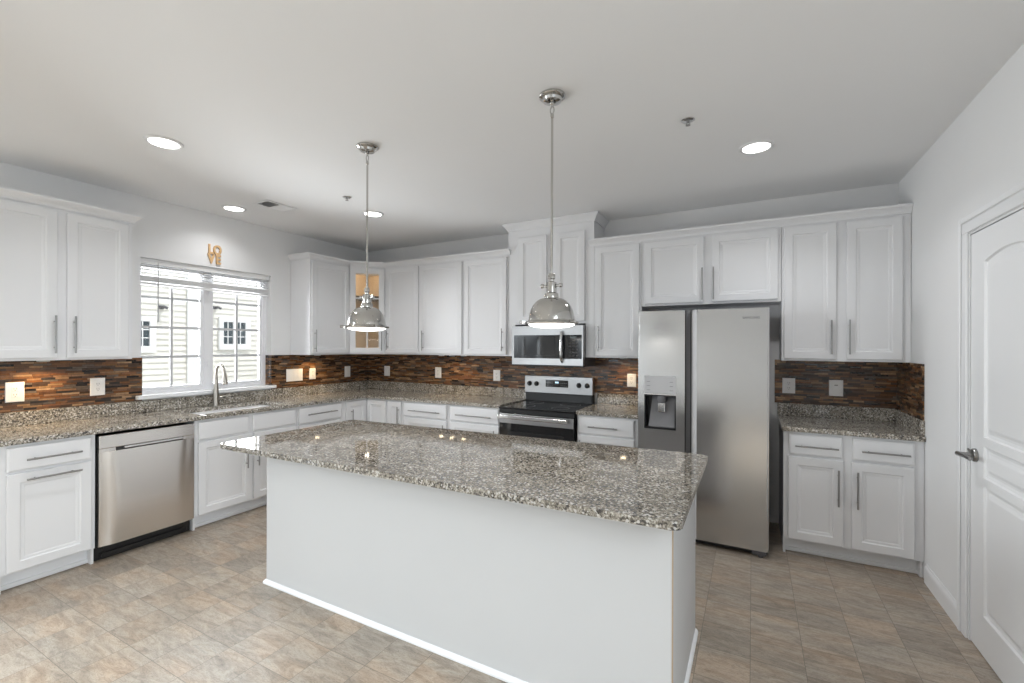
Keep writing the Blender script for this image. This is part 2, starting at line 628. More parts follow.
def dup(root, loc, rz=None, label=None, group=None):
    r = root.copy()
    COL.objects.link(r)
    r.location = loc
    if rz is not None:
        r.rotation_euler = (0, 0, rz)
    if label: r['label'] = label
    if group: r['group'] = group
    for ch in list(root.children):
        c = ch.copy()
        COL.objects.link(c)
        c.parent = r
        for gch in list(ch.children):
            d = gch.copy()
            COL.objects.link(d)
            d.parent = c
    return r


def text_mesh(name, body, size, depth, mat, parent, mtx, bevel=0.0, label=None, offset=0.0):
    cu = bpy.data.curves.new(name, 'FONT')
    cu.body = body
    cu.size = size
    cu.extrude = depth
    cu.bevel_depth = bevel
    cu.offset = offset
    cu.align_x = 'CENTER'
    cu.align_y = 'BOTTOM_BASELINE'
    t = bpy.data.objects.new('tmp', cu)
    COL.objects.link(t)
    bpy.context.view_layer.update()
    me = bpy.data.meshes.new_from_object(t.evaluated_get(bpy.context.evaluated_depsgraph_get()))
    bpy.data.objects.remove(t)
    me.transform(mtx)
    me.materials.clear()
    me.materials.append(M[mat])
    me.name = name
    o = bpy.data.objects.new(name, me)
    COL.objects.link(o)
    o.parent = parent
    if label: o['label'] = label
    return o


# ================================================================= THE ROOM
RW, CH = 5.569, 2.765
YB = -8.2          # far end of the adjoining living area behind the camera
WY0, WY1, WZ0, WZ1 = -2.568, -1.392, 1.075, 2.252     # kitchen window opening

struct('floor', MB().box(-0.15, RW + 0.15, YB - 0.15, 0.15, -0.1, 0), 'floor')
struct('ceiling', MB().box(-0.15, RW + 0.15, YB - 0.15, 0.15, CH, CH + 0.15), 'ceil')
struct('wall_back', MB().box(-0.15, RW + 0.15, 0, 0.15, 0, CH), 'wall')
ML = Matrix.Rotation(PI / 2, 4, 'Z')      # local x -> world y, local -y -> world +x (left wall)
MR = Matrix.Translation((RW, 0, 0)) @ Matrix.Rotation(-PI / 2, 4, 'Z')   # local x -> world -y, faces -x
struct('wall_left', MB(ML).plate(YB, 0, 0, CH, 0, 0.14, [(WY0, WY1, WZ0 - 0.035, WZ1), (-6.5, -4.7, 0.05, 2.3)]), 'wall')
DY0, DY1, DH = 1.297, 2.06, 2.082         # pantry door, measured along -y
struct('wall_right', MB(MR).plate(0, -YB, 0, CH, 0, 0.14, [(DY0 - 0.02, DY1 + 0.02, 0, DH + 0.02), (3.7, 5.5, 0.6, 2.45)]), 'wall')
struct('wall_front', MB(Matrix.Translation((0, YB, 0)) @ Matrix.Rotation(PI, 4, 'Z')).plate(
    -RW, 0, 0, CH, 0, 0.14, [(-1.65, -0.25, 0.25, 2.3)]), 'wall')

# frames of unseen openings added for the fill lights (adjoining living area)
for i, (mm, x0, x1, z0, z1, n) in enumerate((
        (Matrix.Translation((0, YB, 0)) @ Matrix.Rotation(PI, 4, 'Z'), -1.65, -0.25, 0.25, 2.3, 2),
        (ML, -6.5, -4.7, 0.05, 2.3, 2),
        (MR, 3.7, 5.5, 0.6, 2.45, 2))):
    w = (x1 - x0) / n
    struct('window_%d' % (i + 2), MB(mm).plate(x0, x1, z0, z1, 0.03, 0.08, [
        (x0 + w * k + 0.05, x0 + w * (k + 1) - 0.05, z0 + 0.06, z1 - 0.06) for k in range(n)]), 'vinyl')

# baseboard and door casing on the right wall
BASE = [(0, 0), (0.014, 0), (0.014, 0.085), (0.011, 0.1), (0.006, 0.108), (0.004, 0.118), (0, 0.12)]
struct('baseboard_right', MB().sweep([(RW, -0.66), (RW, -1.19)], BASE), 'trim')
struct('baseboard_front', MB().sweep([(RW, -(DY1 + 0.11)), (RW, YB)], BASE), 'trim')
t1 = MB(MR)
cw = 0.085
for x0, x1, z0, z1 in ((DY0 - 0.015 - cw, DY0 - 0.015, 0, DH + 0.015), (DY1 + 0.015, DY1 + 0.015 + cw, 0, DH + 0.015),
                       (DY0 - 0.015 - cw, DY1 + 0.015 + cw, DH + 0.015, DH + 0.015 + cw)):
    t1.box(x0, x1, -0.012, 0, z0, z1, 0.003)
    if z1 - z0 > 0.5:
        xo = x0 if x0 < DY0 else x1 - 0.03
        t1.box(xo, xo + 0.03, -0.019, -0.0122, z0, z1 + (cw if z0 == 0 else 0), 0.004)
    else:
        t1.box(x0 + 0.03, x1 - 0.03, -0.019, -0.0122, z1 - 0.03, z1, 0.004)
# jamb
t1.box(DY0 - 0.0195, DY0 - 0.004, 0, 0.12, 0, DH + 0.004)
t1.box(DY1 + 0.004, DY1 + 0.0195, 0, 0.12, 0, DH + 0.004)
t1.box(DY0 - 0.0195, DY1 + 0.0195, 0, 0.12, DH + 0.0045, DH + 0.0195)
struct('trim_1', t1, 'trim')

# the moulded three-panel door
d1 = MB(MR)
A = 0.035                                     # rise of the arched top panel
px0, px1 = DY0 + 0.145, DY1 - 0.145
PAN = [(0.2, 0.832, 0), (0.872, 1.025, 0), (1.068, 1.925, A)]
yf, yb = 0.004, 0.04
d1.box(DY0, px0, yf, yb, 0.008, DH).box(px1, DY1, yf, yb, 0.008, DH)
d1.box(px0, px1, yf, yb, 0.008, PAN[0][0]).box(px0, px1, yf, yb, PAN[0][1], PAN[1][0])
d1.box(px0, px1, yf, yb, PAN[1][1], PAN[2][0])
top = [(px0, DH), (px1, DH), (px1, 1.925)] + [(px1 + (px0 - px1) * k / 16, 1.925 + A * math.sin(PI * k / 16)) for k in range(1, 16)] + [(px0, 1.925)]
d1.vprism(top, yf, yb)
for z0, z1, a in PAN:
    d1.rings(px0, px1, z0, z1, [(0, yf), (0.006, yf + 0.009), (0.02, yf + 0.011), (0.032, yf + 0.009), (0.045, yf + 0.003), (0.05, yf + 0.002)], arch=a)
door1 = struct('door_1', d1, 'trim')
h = MB(MR)
hx, hz = DY0 + 0.06, 0.965
h.lathe([(0, 0.004), (0.033, 0.004), (0.033, -0.006), (0.028, -0.012), (0.014, -0.014)], (hx, 0, hz), 24, 'Y')
h.tube([(hx, -0.012, hz), (hx, -0.058, hz)], 0.011, 14)
h.tube([(hx - 0.012, -0.06, hz), (hx + 0.02, -0.062, hz + 0.002), (hx + 0.07, -0.06, hz + 0.004), (hx + 0.115, -0.054, hz - 0.002)],
       [0.012, 0.011, 0.009, 0.008], 14)
h.tube([(hx, -0.016, hz + 0.012), (hx, -0.026, hz + 0.03)], 0.005, 8)
h.build('door_handle', 'brushed', door1, 'satin nickel lever handle')

# ---------------------------------------------------------------- kitchen window
w1 = MB(ML)
gy = 0.1                                       # glass plane, set back from the wall face
w1.plate(WY0 + 0.001, WY1 - 0.001, WZ0, WZ1 - 0.001, gy - 0.02, gy + 0.035,
         [(WY0 + 0.016, -2.026, WZ0 + 0.028, WZ1 - 0.045), (-1.964, WY1 - 0.045, WZ0 + 0.028, WZ1 - 0.045)])
window1 = struct('window_1', w1, 'vinyl')
for gx0, gx1 in ((WY0 + 0.017, -2.027), (-1.963, WY1 - 0.046)):
    z0, z1 = WZ0 + 0.029, WZ1 - 0.046
    s = MB(ML)
    s.plate(gx0, gx1, z0, z1, gy - 0.012, gy + 0.02, [(gx0 + 0.026, gx1 - 0.026, z0 + 0.028, z1 - 0.028)])
    sash = s.build('sash', 'vinyl', window1)
    g = MB(ML)
    cx = (gx0 + gx1) / 2
    a0, a1, b0, b1 = gx0 + 0.0262, gx1 - 0.0262, z0 + 0.0282, z1 - 0.0282
    holes = []
    zs = [b0] + [1.397, 1.661, 1.925] + [b1]
    for k in range(4):
        lo = zs[k] + (0.011 if k else 0)
        hi = zs[k + 1] - (0.011 if k < 3 else 0)
        holes += [(a0, cx - 0.011, lo, hi), (cx + 0.011, a1, lo, hi)]
    g.plate(a0, a1, b0, b1, gy - 0.003, gy + 0.007, holes)
    g.build('muntin', 'lgrey', sash)
    MB(ML).box(a0, a1, gy + 0.0085, gy + 0.0115, b0, b1).build('pane', 'glass', sash)
lk = MB(ML)
for z in (1.32, 2.02):
    lk.box(-2.005, -1.985, gy - 0.03, gy - 0.0205, z - 0.03, z + 0.03, 0.004)
    lk.tube([(-1.995, gy - 0.03, z - 0.02), (-1.995, gy - 0.045, z - 0.005), (-1.995, gy - 0.045, z + 0.035)], 0.004, 8)
lk.build('latch', 'vinyl', window1)
# stool and apron
sl = MB()
sl.box(-0.0795, 0.0, WY0 + 0.001, WY1 - 0.001, WZ0 - 0.0345, WZ0 - 0.0005)
sl.box(0.0, 0.05, WY0 - 0.035, WY1 + 0.035, WZ0 - 0.0345, WZ0 - 0.0005, 0.006, 2)
struct('trim_2', sl, 'trim')

# raised blind
bl = thing('window_blind', 'white slatted blind drawn up at the top of the kitchen window', 'blind', (0.0, -1.98, 2.2515))
BX0, BX1 = WY0 + 0.006 + 1.98, WY1 - 0.006 + 1.98
lb = lambda: MB(ML)
lb().box(BX0, BX1, 0.02, 0.072, -0.05, -0.001, 0.002).build('headrail', 'slat', bl)
for k in range(4):
    z = -0.066 - 0.026 * k
    q = MB(ML @ Matrix.Translation((0, 0.045, z)) @ Matrix.Rotation(0.35, 4, 'X'))
    q.box(BX0 + 0.004, BX1 - 0.004, -0.024, 0.024, -0.0012, 0.0012)
    q.build('slat', 'slat', bl)
st = MB(ML)
for k in range(11):
    z = -0.1565 - 0.0042 * k
    st.box(BX0 + 0.004, BX1 - 0.004, 0.02, 0.069, z - 0.0014, z + 0.0014)
st.build('stacked_slats', 'slat', bl)
lb().box(BX0 + 0.004, BX1 - 0.004, 0.021, 0.068, -0.226, -0.2055, 0.003).build('bottom_rail', 'slat', bl)
lb().tube([(BX0 + 0.13, 0.012, -0.03), (BX0 + 0.128, 0.008, -0.55)], 0.0045, 8).build('wand', 'lgrey', bl)
for x in (BX0 + 0.15, (BX0 + BX1) / 2, BX1 - 0.15):
    lb().tube([(x, 0.018, -0.05), (x, 0.018, -0.2)], 0.0015, 6).build('lift_cord', 'slat', bl)

# ---------------------------------------------------------------- outside
struct('ground', MB().box(-12, -0.16, -12, 8, -0.6, -0.5), 'ground')
NX = -4.35
nh = thing('neighbour_house', 'cream lap-sided house with white framed windows seen through the kitchen window', 'house', (NX, 0, -0.5))
NB = Matrix.Translation((0, 0, 0))
wl = MB()
prof = [(-0.3, 0.0)]
z = 0.0
while z < 6.5:
    prof += [(0.016, z), (-0.006, z + 0.1)]
    z += 0.1
prof += [(-0.3, z)]
wl.sweep([(0, -9), (0, 7)], prof)
wl.build('siding', 'siding', nh)
nb = MB()
nb.box(0.0165, 0.05, -0.1, 0.112, 0, 6.5, 0.004)
nb.build('corner_board', 'ntrim', nh)


def nwindow(y0, y1, z0, z1, sashes):
    c = MB(ML)
    hol = [(a, b, z0, z1) for a, b in sashes]
    c.plate(y0, y1, z0 - 0.11, z1 + 0.09, -0.06, -0.0165, hol)
    f = c.build('window', 'ntrim', nh)
    p = MB(ML)
    for a, b in sashes:
        p.box(a, b, -0.03, -0.018, z0, z1)
    p.build('pane', 'npane', f)
    q = MB(ML)
    for a, b in sashes:
        q.box((a + b) / 2 - 0.008, (a + b) / 2 + 0.008, -0.04, -0.0302, z0, z1)
        for k in (1, 2):
            zz = z0 + (z1 - z0) * k / 3
            q.box(a, b, -0.0395, -0.0305, zz - 0.008, zz + 0.008)
    q.build('muntin', 'ntrim', f)


nwindow(-1.2, -0.58, 1.98, 2.39, [(-1.1, -0.925), (-0.86, -0.672)])
nwindow(0.44, 1.04, 2.02, 2.44, [(0.517, 0.70), (0.752, 0.94)])
for yy, zz in ((-0.5, 2.64), (0.372, 2.70)):
    v = MB()
    v.box(0.0165, 0.05, yy - 0.04, yy + 0.04, zz - 0.03, zz + 0.03, 0.004)
    v.tube([(0.05, yy, zz), (0.12, yy, zz + 0.01), (0.15, yy + 0.05, zz - 0.02)], 0.022, 12)
    v.build('dryer_vent', 'dgrey', nh, 'small grey wall vent')
sh = MB()
rnd = random.Random(2)
for k in range(260):
    hh = rnd.random() ** 0.8
    rr = (1 - hh) * 0.36 * (0.7 + 0.3 * rnd.random())
    t = rnd.random() * 2 * PI
    c = Vector((math.cos(t) * rr, math.sin(t) * rr, 0.15 + hh * 1.6))
    d = Vector((math.cos(t), math.sin(t), 0.9)) * 0.11
    s = Vector((-math.sin(t), math.cos(t), 0)) * 0.035
    sh.bm.faces.new([sh.bm.verts.new(p) for p in (c - s, c + d * 0.5 - s * 0.6, c + d, c + d * 0.5 + s * 0.6, c + s)])
shr = sh.build('shrub_stand_in', 'leaf', None, smooth=False)  # shrub invented to stand in for an unidentified grey-green shape
shr.location = (-3.6, 1.18, -0.5)
tag(shr, 'shrub-shaped stand-in for an unidentified grey-green shape outside the right-hand window sash', 'shrub')

# ================================================================= CABINETS
TH = 0.02


def door_mesh(mtx, x0, x1, z0, z1, yfront, fw=0.058):
    """frame-and-panel front: a frame, a stepped bead, a flat centre panel"""
    m = MB(mtx)
    yb = yfront + TH
    m.rings(x0, x1, z0, z1, [(0, yb), (0, yfront + 0.003), (0.003, yfront), (fw - 0.004, yfront), (fw, yfront + 0.003),
                             (fw + 0.003, yfront + 0.007), (fw + 0.016, yfront + 0.008), (fw + 0.022, yfront + 0.0105)])
    lp = [(x0, z0), (x1, z0), (x1, z1), (x0, z1)]
    m.bm.faces.new([m._v((x, yb, zz)) for x, zz in lp[::-1]])
    bmesh.ops.remove_doubles(m.bm, verts=m.bm.verts[:], dist=1e-5)
    return m


def drawer_mesh(mtx, x0, x1, z0, z1, yfront):
    m = MB(mtx)
    yb = yfront + TH
    m.rings(x0, x1, z0, z1, [(0, yb), (0, yfront + 0.006), (0.004, yfront + 0.003), (0.012, yfront), (0.016, yfront)])
    m.bm.faces.new([m._v((x, yb, zz)) for x, zz in ((x0, z1), (x1, z1), (x1, z0), (x0, z0))])
    bmesh.ops.remove_doubles(m.bm, verts=m.bm.verts[:], dist=1e-5)
    return m


def pull(mtx, a, b, yfront, parent):
    """bar pull between points a and b (x,z), standing off the face"""
    m = MB(mtx)
    y = yfront - 0.032
    (ax, az), (bx, bz) = a, b
    m.tube([(ax, y, az), (bx, y, bz)], 0.006, 10)
    for t in (0.16, 0.84):
        x, zz = ax + (bx - ax) * t, az + (bz - az) * t
        m.tube([(x, yfront - 0.0005, zz), (x, y, zz)], 0.0045, 8)
    return m.build('handle', 'brushed', parent, 'brushed nickel bar pull')


def cabinet(name, label, origin, rz, w, z0, z1, depth, fronts, base=False, group=None, cat='cabinet', shelves=1, toe=0.522, left_end=False):
    """origin: wall-side left corner on the floor plan. fronts: (kind, x0, x1, z0, z1, handle) in absolute heights"""
    zb = 0.0 if base else z0
    t = thing(name, label, cat, (origin[0], origin[1], zb), rz, group)
    g = 0.0006
    b = MB()
    lo, hi = z0 - zb, z1 - zb
    p = 0.016
    if base:
        b.box(g, p, -depth + 0.0195, -0.002, 0, hi).box(w - p, w - g, -depth + 0.0195, -0.002, 0, hi)
    else:
        b.box(g, p, -depth + 0.0195, -0.002, lo, hi).box(w - p, w - g, -depth + 0.0195, -0.002, lo, hi)
    b.box(p + g, w - p - g, -depth + 0.0195, -0.002, lo, lo + p)
    b.box(p + g, w - p - g, -depth + 0.0195, -0.002, hi - p, hi)
    b.box(p + g, w - p - g, -0.008, -0.002, lo + p + g, hi - p - g)
    for k in range(shelves):
        zz = lo + (hi - lo) * (k + 1) / (shelves + 1)
        b.box(p + g, w - p - g, -depth + 0.06, -0.0085, zz - 0.009, zz + 0.009)
    b.build('carcass', 'white', t)
    f = MB()
    f.plate(g, w - g, lo, hi, -depth, -depth + 0.019,
            [(a + 0.01, c - 0.01, d - zb + 0.01, e - zb - 0.01) for _, a, c, d, e, _ in fronts])
    f.build('face_frame', 'white', t)
    yf = -depth - TH - 0.001
    for kind, a, c, d, e, hd in fronts:
        d -= zb
        e -= zb
        if kind == 'door':
            o = door_mesh(None, a, c, d, e, yf).build('door', 'white', t)
        elif kind == 'false':
            o = drawer_mesh(None, a, c, d, e, yf).build('false_drawer_front', 'white', t)
        else:
            o = drawer_mesh(None, a, c, d, e, yf).build('drawer', 'white', t)
        if hd:
            hx0, hz0, hx1, hz1 = hd
            pull(None, (hx0, hz0 - zb), (hx1, hz1 - zb), yf, o)
    if base:
        k = MB()
        k.box(p + g, w - p - g, -toe - 0.012, -toe, 0.001, lo - 0.0005)
        k.box(g, w - g, -toe - 0.028, -toe - 0.0125, 0.001, 0.03, 0.004)
        k.build('toe_kick', 'white', t)
    return t


UD = 0.325
UB, UT = 1.396, 2.448
DB, DT = 1.413, 2.43
R90 = PI / 2


def vh(x, zlo, zhi):
    return (x, zlo, x, zhi)


def hh(x0, x1, z):
    return (x0, z, x1, z)


# --- wall cabinets; local x runs along the wall, to the right as seen from the room
y0 = -3.585
cabinet('wall_cabinet', 'white two-door wall cabinet left of the window', (0.001, y0), R90, 0.833, UB, UT, UD - 0.001,
        [('door', 0.05, 0.401, DB, DT, vh(0.383, 1.445, 1.705)), ('door', 0.45, 0.803, DB, DT, vh(0.485, 1.445, 1.705))], shelves=2)
y0 = -1.161
cabinet('wall_cabinet', 'white single-door wall cabinet right of the window, with its side panel showing', (0.001, y0), R90, 0.548, UB, UT, UD - 0.001,
        [('door', 0.018, 0.53, DB, DT, vh(0.046, 1.43, 1.675))], shelves=2)
cabinet('wall_cabinet', 'white wall cabinet directly right of the glass-door corner cabinet', (0.613, -0.001), 0, 0.548, UB, UT, UD - 0.001,
        [('door', 0.035, 0.533, DB, DT, vh(0.076, 1.45, 1.68))], shelves=2)
cabinet('wall_cabinet', 'white wall cabinet second right of the glass-door corner cabinet, handle on its left', (1.162, -0.001), 0, 0.612, UB, UT, UD - 0.001,
        [('door', 0.013, 0.596, DB, DT, vh(0.066, 1.445, 1.675))], shelves=2)
cabinet('wall_cabinet', 'white wall cabinet just left of the tall microwave cabinet, handle on its right', (1.775, -0.001), 0, 0.557, UB, UT, UD - 0.001,
        [('door', 0.016, 0.543, DB, DT, vh(0.505, 1.45, 1.685))], shelves=2)
tallc = cabinet('wall_cabinet', 'taller white two-door cabinet above the microwave, reaching nearly to the ceiling', (2.334, -0.001), 0, 0.924, 1.722, 2.69, UD - 0.001,
        [('door', 0.131, 0.44, 1.745, 2.61, None), ('door', 0.536, 0.835, 1.745, 2.61, None)], shelves=1)
for fx0, fx1 in ((0.0006, 0.0845), (0.844, 0.9234)):
    MB().box(fx0, fx1, -UD + 0.001, -UD + 0.02, UB - 1.722, -0.0005).box(fx0 if fx0 < 0.1 else fx1 - 0.016, fx0 + 0.016 if fx0 < 0.1 else fx1, -UD + 0.0205, -0.012, UB - 1.722, -0.0005).build('filler_strip', 'white', tallc)
cabinet('wall_cabinet', 'white single-door wall cabinet between the microwave and the refrigerator', (3.26, -0.001), 0, 0.441, UB, UT, UD - 0.001,
        [('door', 0.018, 0.422, DB, DT, vh(0.053, 1.455, 1.69))], shelves=2)
cabinet('wall_cabinet', 'short wide white two-door cabinet above the refrigerator', (3.703, -0.001), 0, 1.078, 1.862, UT, UD - 0.001,
        [('door', 0.028, 0.516, 1.88, DT, vh(0.505, 1.895, 2.165)), ('door', 0.578, 1.056, 1.88, DT, vh(0.592, 1.895, 2.165))], shelves=0)
cabinet('wall_cabinet', 'white two-door wall cabinet at the far right over the small counter', (4.783, -0.001), 0, 0.784, UB, UT, UD - 0.001,
        [('door', 0.017, 0.351, DB, DT, vh(0.318, 1.45, 1.705)), ('door', 0.412, 0.735, DB, DT, vh(0.428, 1.45, 1.705))], shelves=2)

# --- diagonal corner cabinet with a glazed door
cc = thing('corner_wall_cabinet', 'white diagonal corner cabinet with a lit glass door', 'cabinet', (0, 0, UB))
hi = UT - UB
poly = [(0.002, -0.002), (0.002, -0.611), (0.309, -0.611), (0.611, -0.309), (0.611, -0.002)]
b = MB()
b.prism(poly, 0, 0.016).prism(poly, hi - 0.016, hi)
b.box(0.002, 0.309, -0.611, -0.596, 0.0165, hi - 0.0165)
b.box(0.596, 0.611, -0.309, -0.002, 0.0165, hi - 0.0165)
b.build('carcass', 'white', cc)
b = MB()
b.box(0.002, 0.01, -0.595, -0.002, 0.0165, hi - 0.0165)
b.box(0.0105, 0.595, -0.01, -0.002, 0.0165, hi - 0.0165)
b.build('back_lining', 'cabin', cc, 'warm maple-coloured interior lining')
inn = [(0.011, -0.011), (0.011, -0.594), (0.29, -0.594), (0.594, -0.29), (0.594, -0.011)]
for zz in (0.365, 0.70):
    MB().prism(inn, zz - 0.008, zz + 0.008).build('shelf', 'glass', cc, 'clear glass shelf')
DM = Matrix.Translation((0.3175, -0.6175, 0)) @ Matrix.Rotation(PI / 4, 4, 'Z')
dw = math.hypot(0.2985, 0.2985)
f = MB(DM)
f.plate(0.0, dw, 0, hi, -0.0, 0.017, [(0.03, dw - 0.03, 0.03, hi - 0.03)])
f.build('face_frame', 'white', cc)
f = MB(DM)
dx0, dx1, dz0, dz1 = 0.016, dw - 0.016, DB - UB, DT - UB
ox0, ox1, oz0, oz1 = dx0 + 0.062, dx1 - 0.062, dz0 + 0.062, dz1 - 0.062
f.plate(dx0, dx1, dz0, dz1, -0.021, -0.001, [(ox0, ox1, oz0, oz1)])
dr = f.build('door', 'white', cc)
cx = (ox0 + ox1) / 2
hol = []
zz = [oz0 + (oz1 - oz0) * k / 3 for k in range(4)]
for k in range(3):
    lo, up = zz[k] + (0.008 if k else 0), zz[k + 1] - (0.008 if k < 2 else 0)
    hol += [(ox0, cx - 0.008, lo, up), (cx + 0.008, ox1, lo, up)]
MB(DM).plate(ox0 + 0.0003, ox1 - 0.0003, oz0 + 0.0003, oz1 - 0.0003, -0.018, -0.008, hol).build('muntin', 'white', dr)
MB(DM).box(ox0 - 0.004, ox1 + 0.004, -0.006, -0.003, oz0 - 0.004, oz1 + 0.004).build('pane', 'glass', dr)
pull(DM, (dx1 - 0.028, 0.045), (dx1 - 0.028, 0.27), -0.021, dr)

# --- crown mouldings
CR = [(0.001, 0), (0.01, 0), (0.012, 0.01), (0.02, 0.022), (0.034, 0.036), (0.044, 0.044), (0.048, 0.05), (0.048, 0.062), (0.001, 0.062)]
c = MB().sweep([(UD, -3.585), (UD, -2.752), (0.001, -2.752)], CR, UT + 0.0008)
tag(c.build('crown_moulding', 'white'), 'white crown moulding along the top of the cabinet left of the window', 'moulding')
c = MB().sweep([(0.001, -1.162), (UD, -1.162), (UD, -0.613), (0.613, -UD), (2.36, -UD)], CR, UT + 0.0008)
tag(c.build('crown_moulding', 'white'), 'white crown moulding wrapping the corner cabinets as far as the microwave cabinet', 'moulding')
c = MB().sweep([(3.212, -UD), (RW - 0.002, -UD)], CR, UT + 0.0008)
tag(c.build('crown_moulding', 'white'), 'white crown moulding running above the refrigerator to the right wall', 'moulding')
CR2 = [(a, b * 1.18) for a, b in CR]
c = MB().sweep([(2.333, -0.001), (2.333, -UD), (3.259, -UD), (3.259, -0.001)], CR2, 2.6905)
tag(c.build('crown_moulding', 'white'), 'white crown moulding on top of the taller microwave cabinet at the ceiling', 'moulding')

# --- base cabinets
CT = 0.928
BT = 0.8945
BD = 0.609
DRB, DRT, BDB, BDT = 0.73, 0.877, 0.122, 0.714
cabinet('base_cabinet', 'white base cabinet at the left edge of the photo, only a sliver showing', (0.001, -4.16), R90, 0.637, 0.11, BT, BD,
        [('drawer', 0.03, 0.607, DRB, DRT, hh(0.2, 0.44, 0.797)), ('door', 0.03, 0.607, BDB, BDT, hh(0.2, 0.44, 0.675))], True)
cabinet('base_cabinet', 'white base cabinet with a drawer and pull-out door left of the dishwasher', (0.001, -3.522), R90, 0.449, 0.11, BT, BD,
        [('drawer', 0.03, 0.425, DRB, DRT, hh(0.108, 0.366, 0.797)), ('door', 0.03, 0.425, BDB, BDT, hh(0.108, 0.366, 0.675))], True)
cabinet('sink_cabinet', 'white two-door sink base cabinet with plain false drawer fronts under the window', (0.001, -2.452), R90, 0.92, 0.11, BT, BD,
        [('false', 0.025, 0.434, DRB, DRT, None), ('false', 0.475, 0.90, DRB, DRT, None),
         ('door', 0.025, 0.464, BDB, BDT, vh(0.41, 0.42, 0.67)), ('door', 0.485, 0.90, BDB, BDT, vh(0.512, 0.42, 0.67))], True, shelves=0)
cabinet('drawer_cabinet', 'white drawer base cabinet on the window wall, behind the left end of the island', (0.001, -1.53), R90, 0.572, 0.11, BT, BD,
        [('drawer', 0.018, 0.541, 0.716, DRT, hh(0.1, 0.458, 0.805)), ('drawer', 0.018, 0.541, 0.425, 0.7, hh(0.1, 0.458, 0.6)),
         ('drawer', 0.018, 0.541, 0.122, 0.41, hh(0.1, 0.458, 0.31))], True, shelves=0)
# corner base: L-shaped carcass with two doors meeting in the corner
co = thing('corner_base_cabinet', 'white corner base cabinet whose two doors meet at the inside corner', 'cabinet', (0, 0, 0))
L6 = [(0.002, -0.002), (0.002, -0.955), (BD - 0.02, -0.955), (BD - 0.02, -(BD - 0.02)), (0.93, -(BD - 0.02)), (0.93, -0.002)]
b = MB()
b.prism(L6, 0.11, 0.126).prism(L6, BT - 0.016, BT)
b.box(0.002, BD - 0.02, -0.955, -0.941, 0.1265, BT - 0.0165).box(0.916, 0.93, -(BD - 0.02), -0.002, 0.1265, BT - 0.0165)
b.build('carcass', 'white', co)
f = MB(ML)
f.plate(-0.956, -0.6, 0.11, BT, -BD - 0.001, -BD + 0.0185, [(-0.91, -0.62, 0.13, 0.87)])
f.M = None
f.plate(0.6295, 0.93, 0.11, BT, -BD - 0.001, -BD + 0.0185, [(0.645, 0.92, 0.13, 0.87)])
f.build('face_frame', 'white', co)
d = door_mesh(ML, -0.925, -0.6335, BDB, 0.878, -BD - TH - 0.002).build('door', 'white', co)
pull(ML, (-0.86, 0.62), (-0.86, 0.79), -BD - TH - 0.002, d)
d = door_mesh(None, 0.6335, 0.92, BDB, 0.878, -BD - TH - 0.002).build('door', 'white', co)
k = MB()
k.sweep([(0.522, -0.955), (0.522, -0.522), (0.93, -0.522)], [(0, 0.001), (0.028, 0.001), (0.028, 0.025), (0.02, 0.03), (0.012, 0.031), (0.012, 0.109), (0, 0.109)])
k.build('toe_kick', 'white', co)
cabinet('base_cabinet', 'narrow white pull-out base cabinet beside the corner cabinet on the back wall', (0.932, -0.001), 0, 0.235, 0.11, BT, BD,
        [('door', 0.022, 0.213, BDB, 0.878, vh(0.19, 0.6, 0.825))], True)
cabinet('base_cabinet', 'white one-drawer base cabinet second left of the range', (1.168, -0.001), 0, 0.622, 0.11, BT, BD,
        [('drawer', 0.02, 0.597, 0.728, DRT, hh(0.11, 0.53, 0.797)), ('door', 0.02, 0.597, BDB, BDT, vh(0.576, 0.43, 0.675))], True)
cabinet('base_cabinet', 'white one-drawer base cabinet touching the left side of the range', (1.791, -0.001), 0, 0.622, 0.11, BT, BD,
        [('drawer', 0.025, 0.605, 0.728, DRT, hh(0.11, 0.53, 0.797)), ('door', 0.025, 0.605, BDB, BDT, vh(0.568, 0.43, 0.675))], True)
cabinet('base_cabinet', 'white one-drawer base cabinet between the range and the refrigerator', (3.198, -0.001), 0, 0.54, 0.11, BT, BD,
        [('drawer', 0.015, 0.51, 0.728, DRT, hh(0.115, 0.375, 0.797)), ('door', 0.015, 0.51, BDB, BDT, vh(0.04, 0.43, 0.675))], True)
cabinet('base_cabinet', 'white two-drawer two-door base cabinet on the right, beside the refrigerator', (4.783, -0.001), 0, 0.784, 0.11, BT, BD,
        [('drawer', 0.034, 0.35, DRB, DRT, hh(0.07, 0.325, 0.798)), ('drawer', 0.408, 0.733, DRB, DRT, hh(0.452, 0.705, 0.798)),
         ('door', 0.03, 0.354, BDB, BDT, vh(0.325, 0.405, 0.655)), ('door', 0.402, 0.733, BDB, BDT, vh(0.432, 0.405, 0.655))], True)

# --- worktops
CF = 0.642
CB = 0.895
SPT = 1.03


def rounded(x0, x1, y0, y1, r, n=6):
    pts = []
    for cx, cy, a in ((x1 - r, y1 - r, 0), (x0 + r, y1 - r, R90), (x0 + r, y0 + r, PI), (x1 - r, y0 + r, 1.5 * PI)):
        for k in range(n + 1):
            t = a + R90 * k / n
            pts.append((cx + r * math.cos(t), cy + r * math.sin(t)))
    return pts


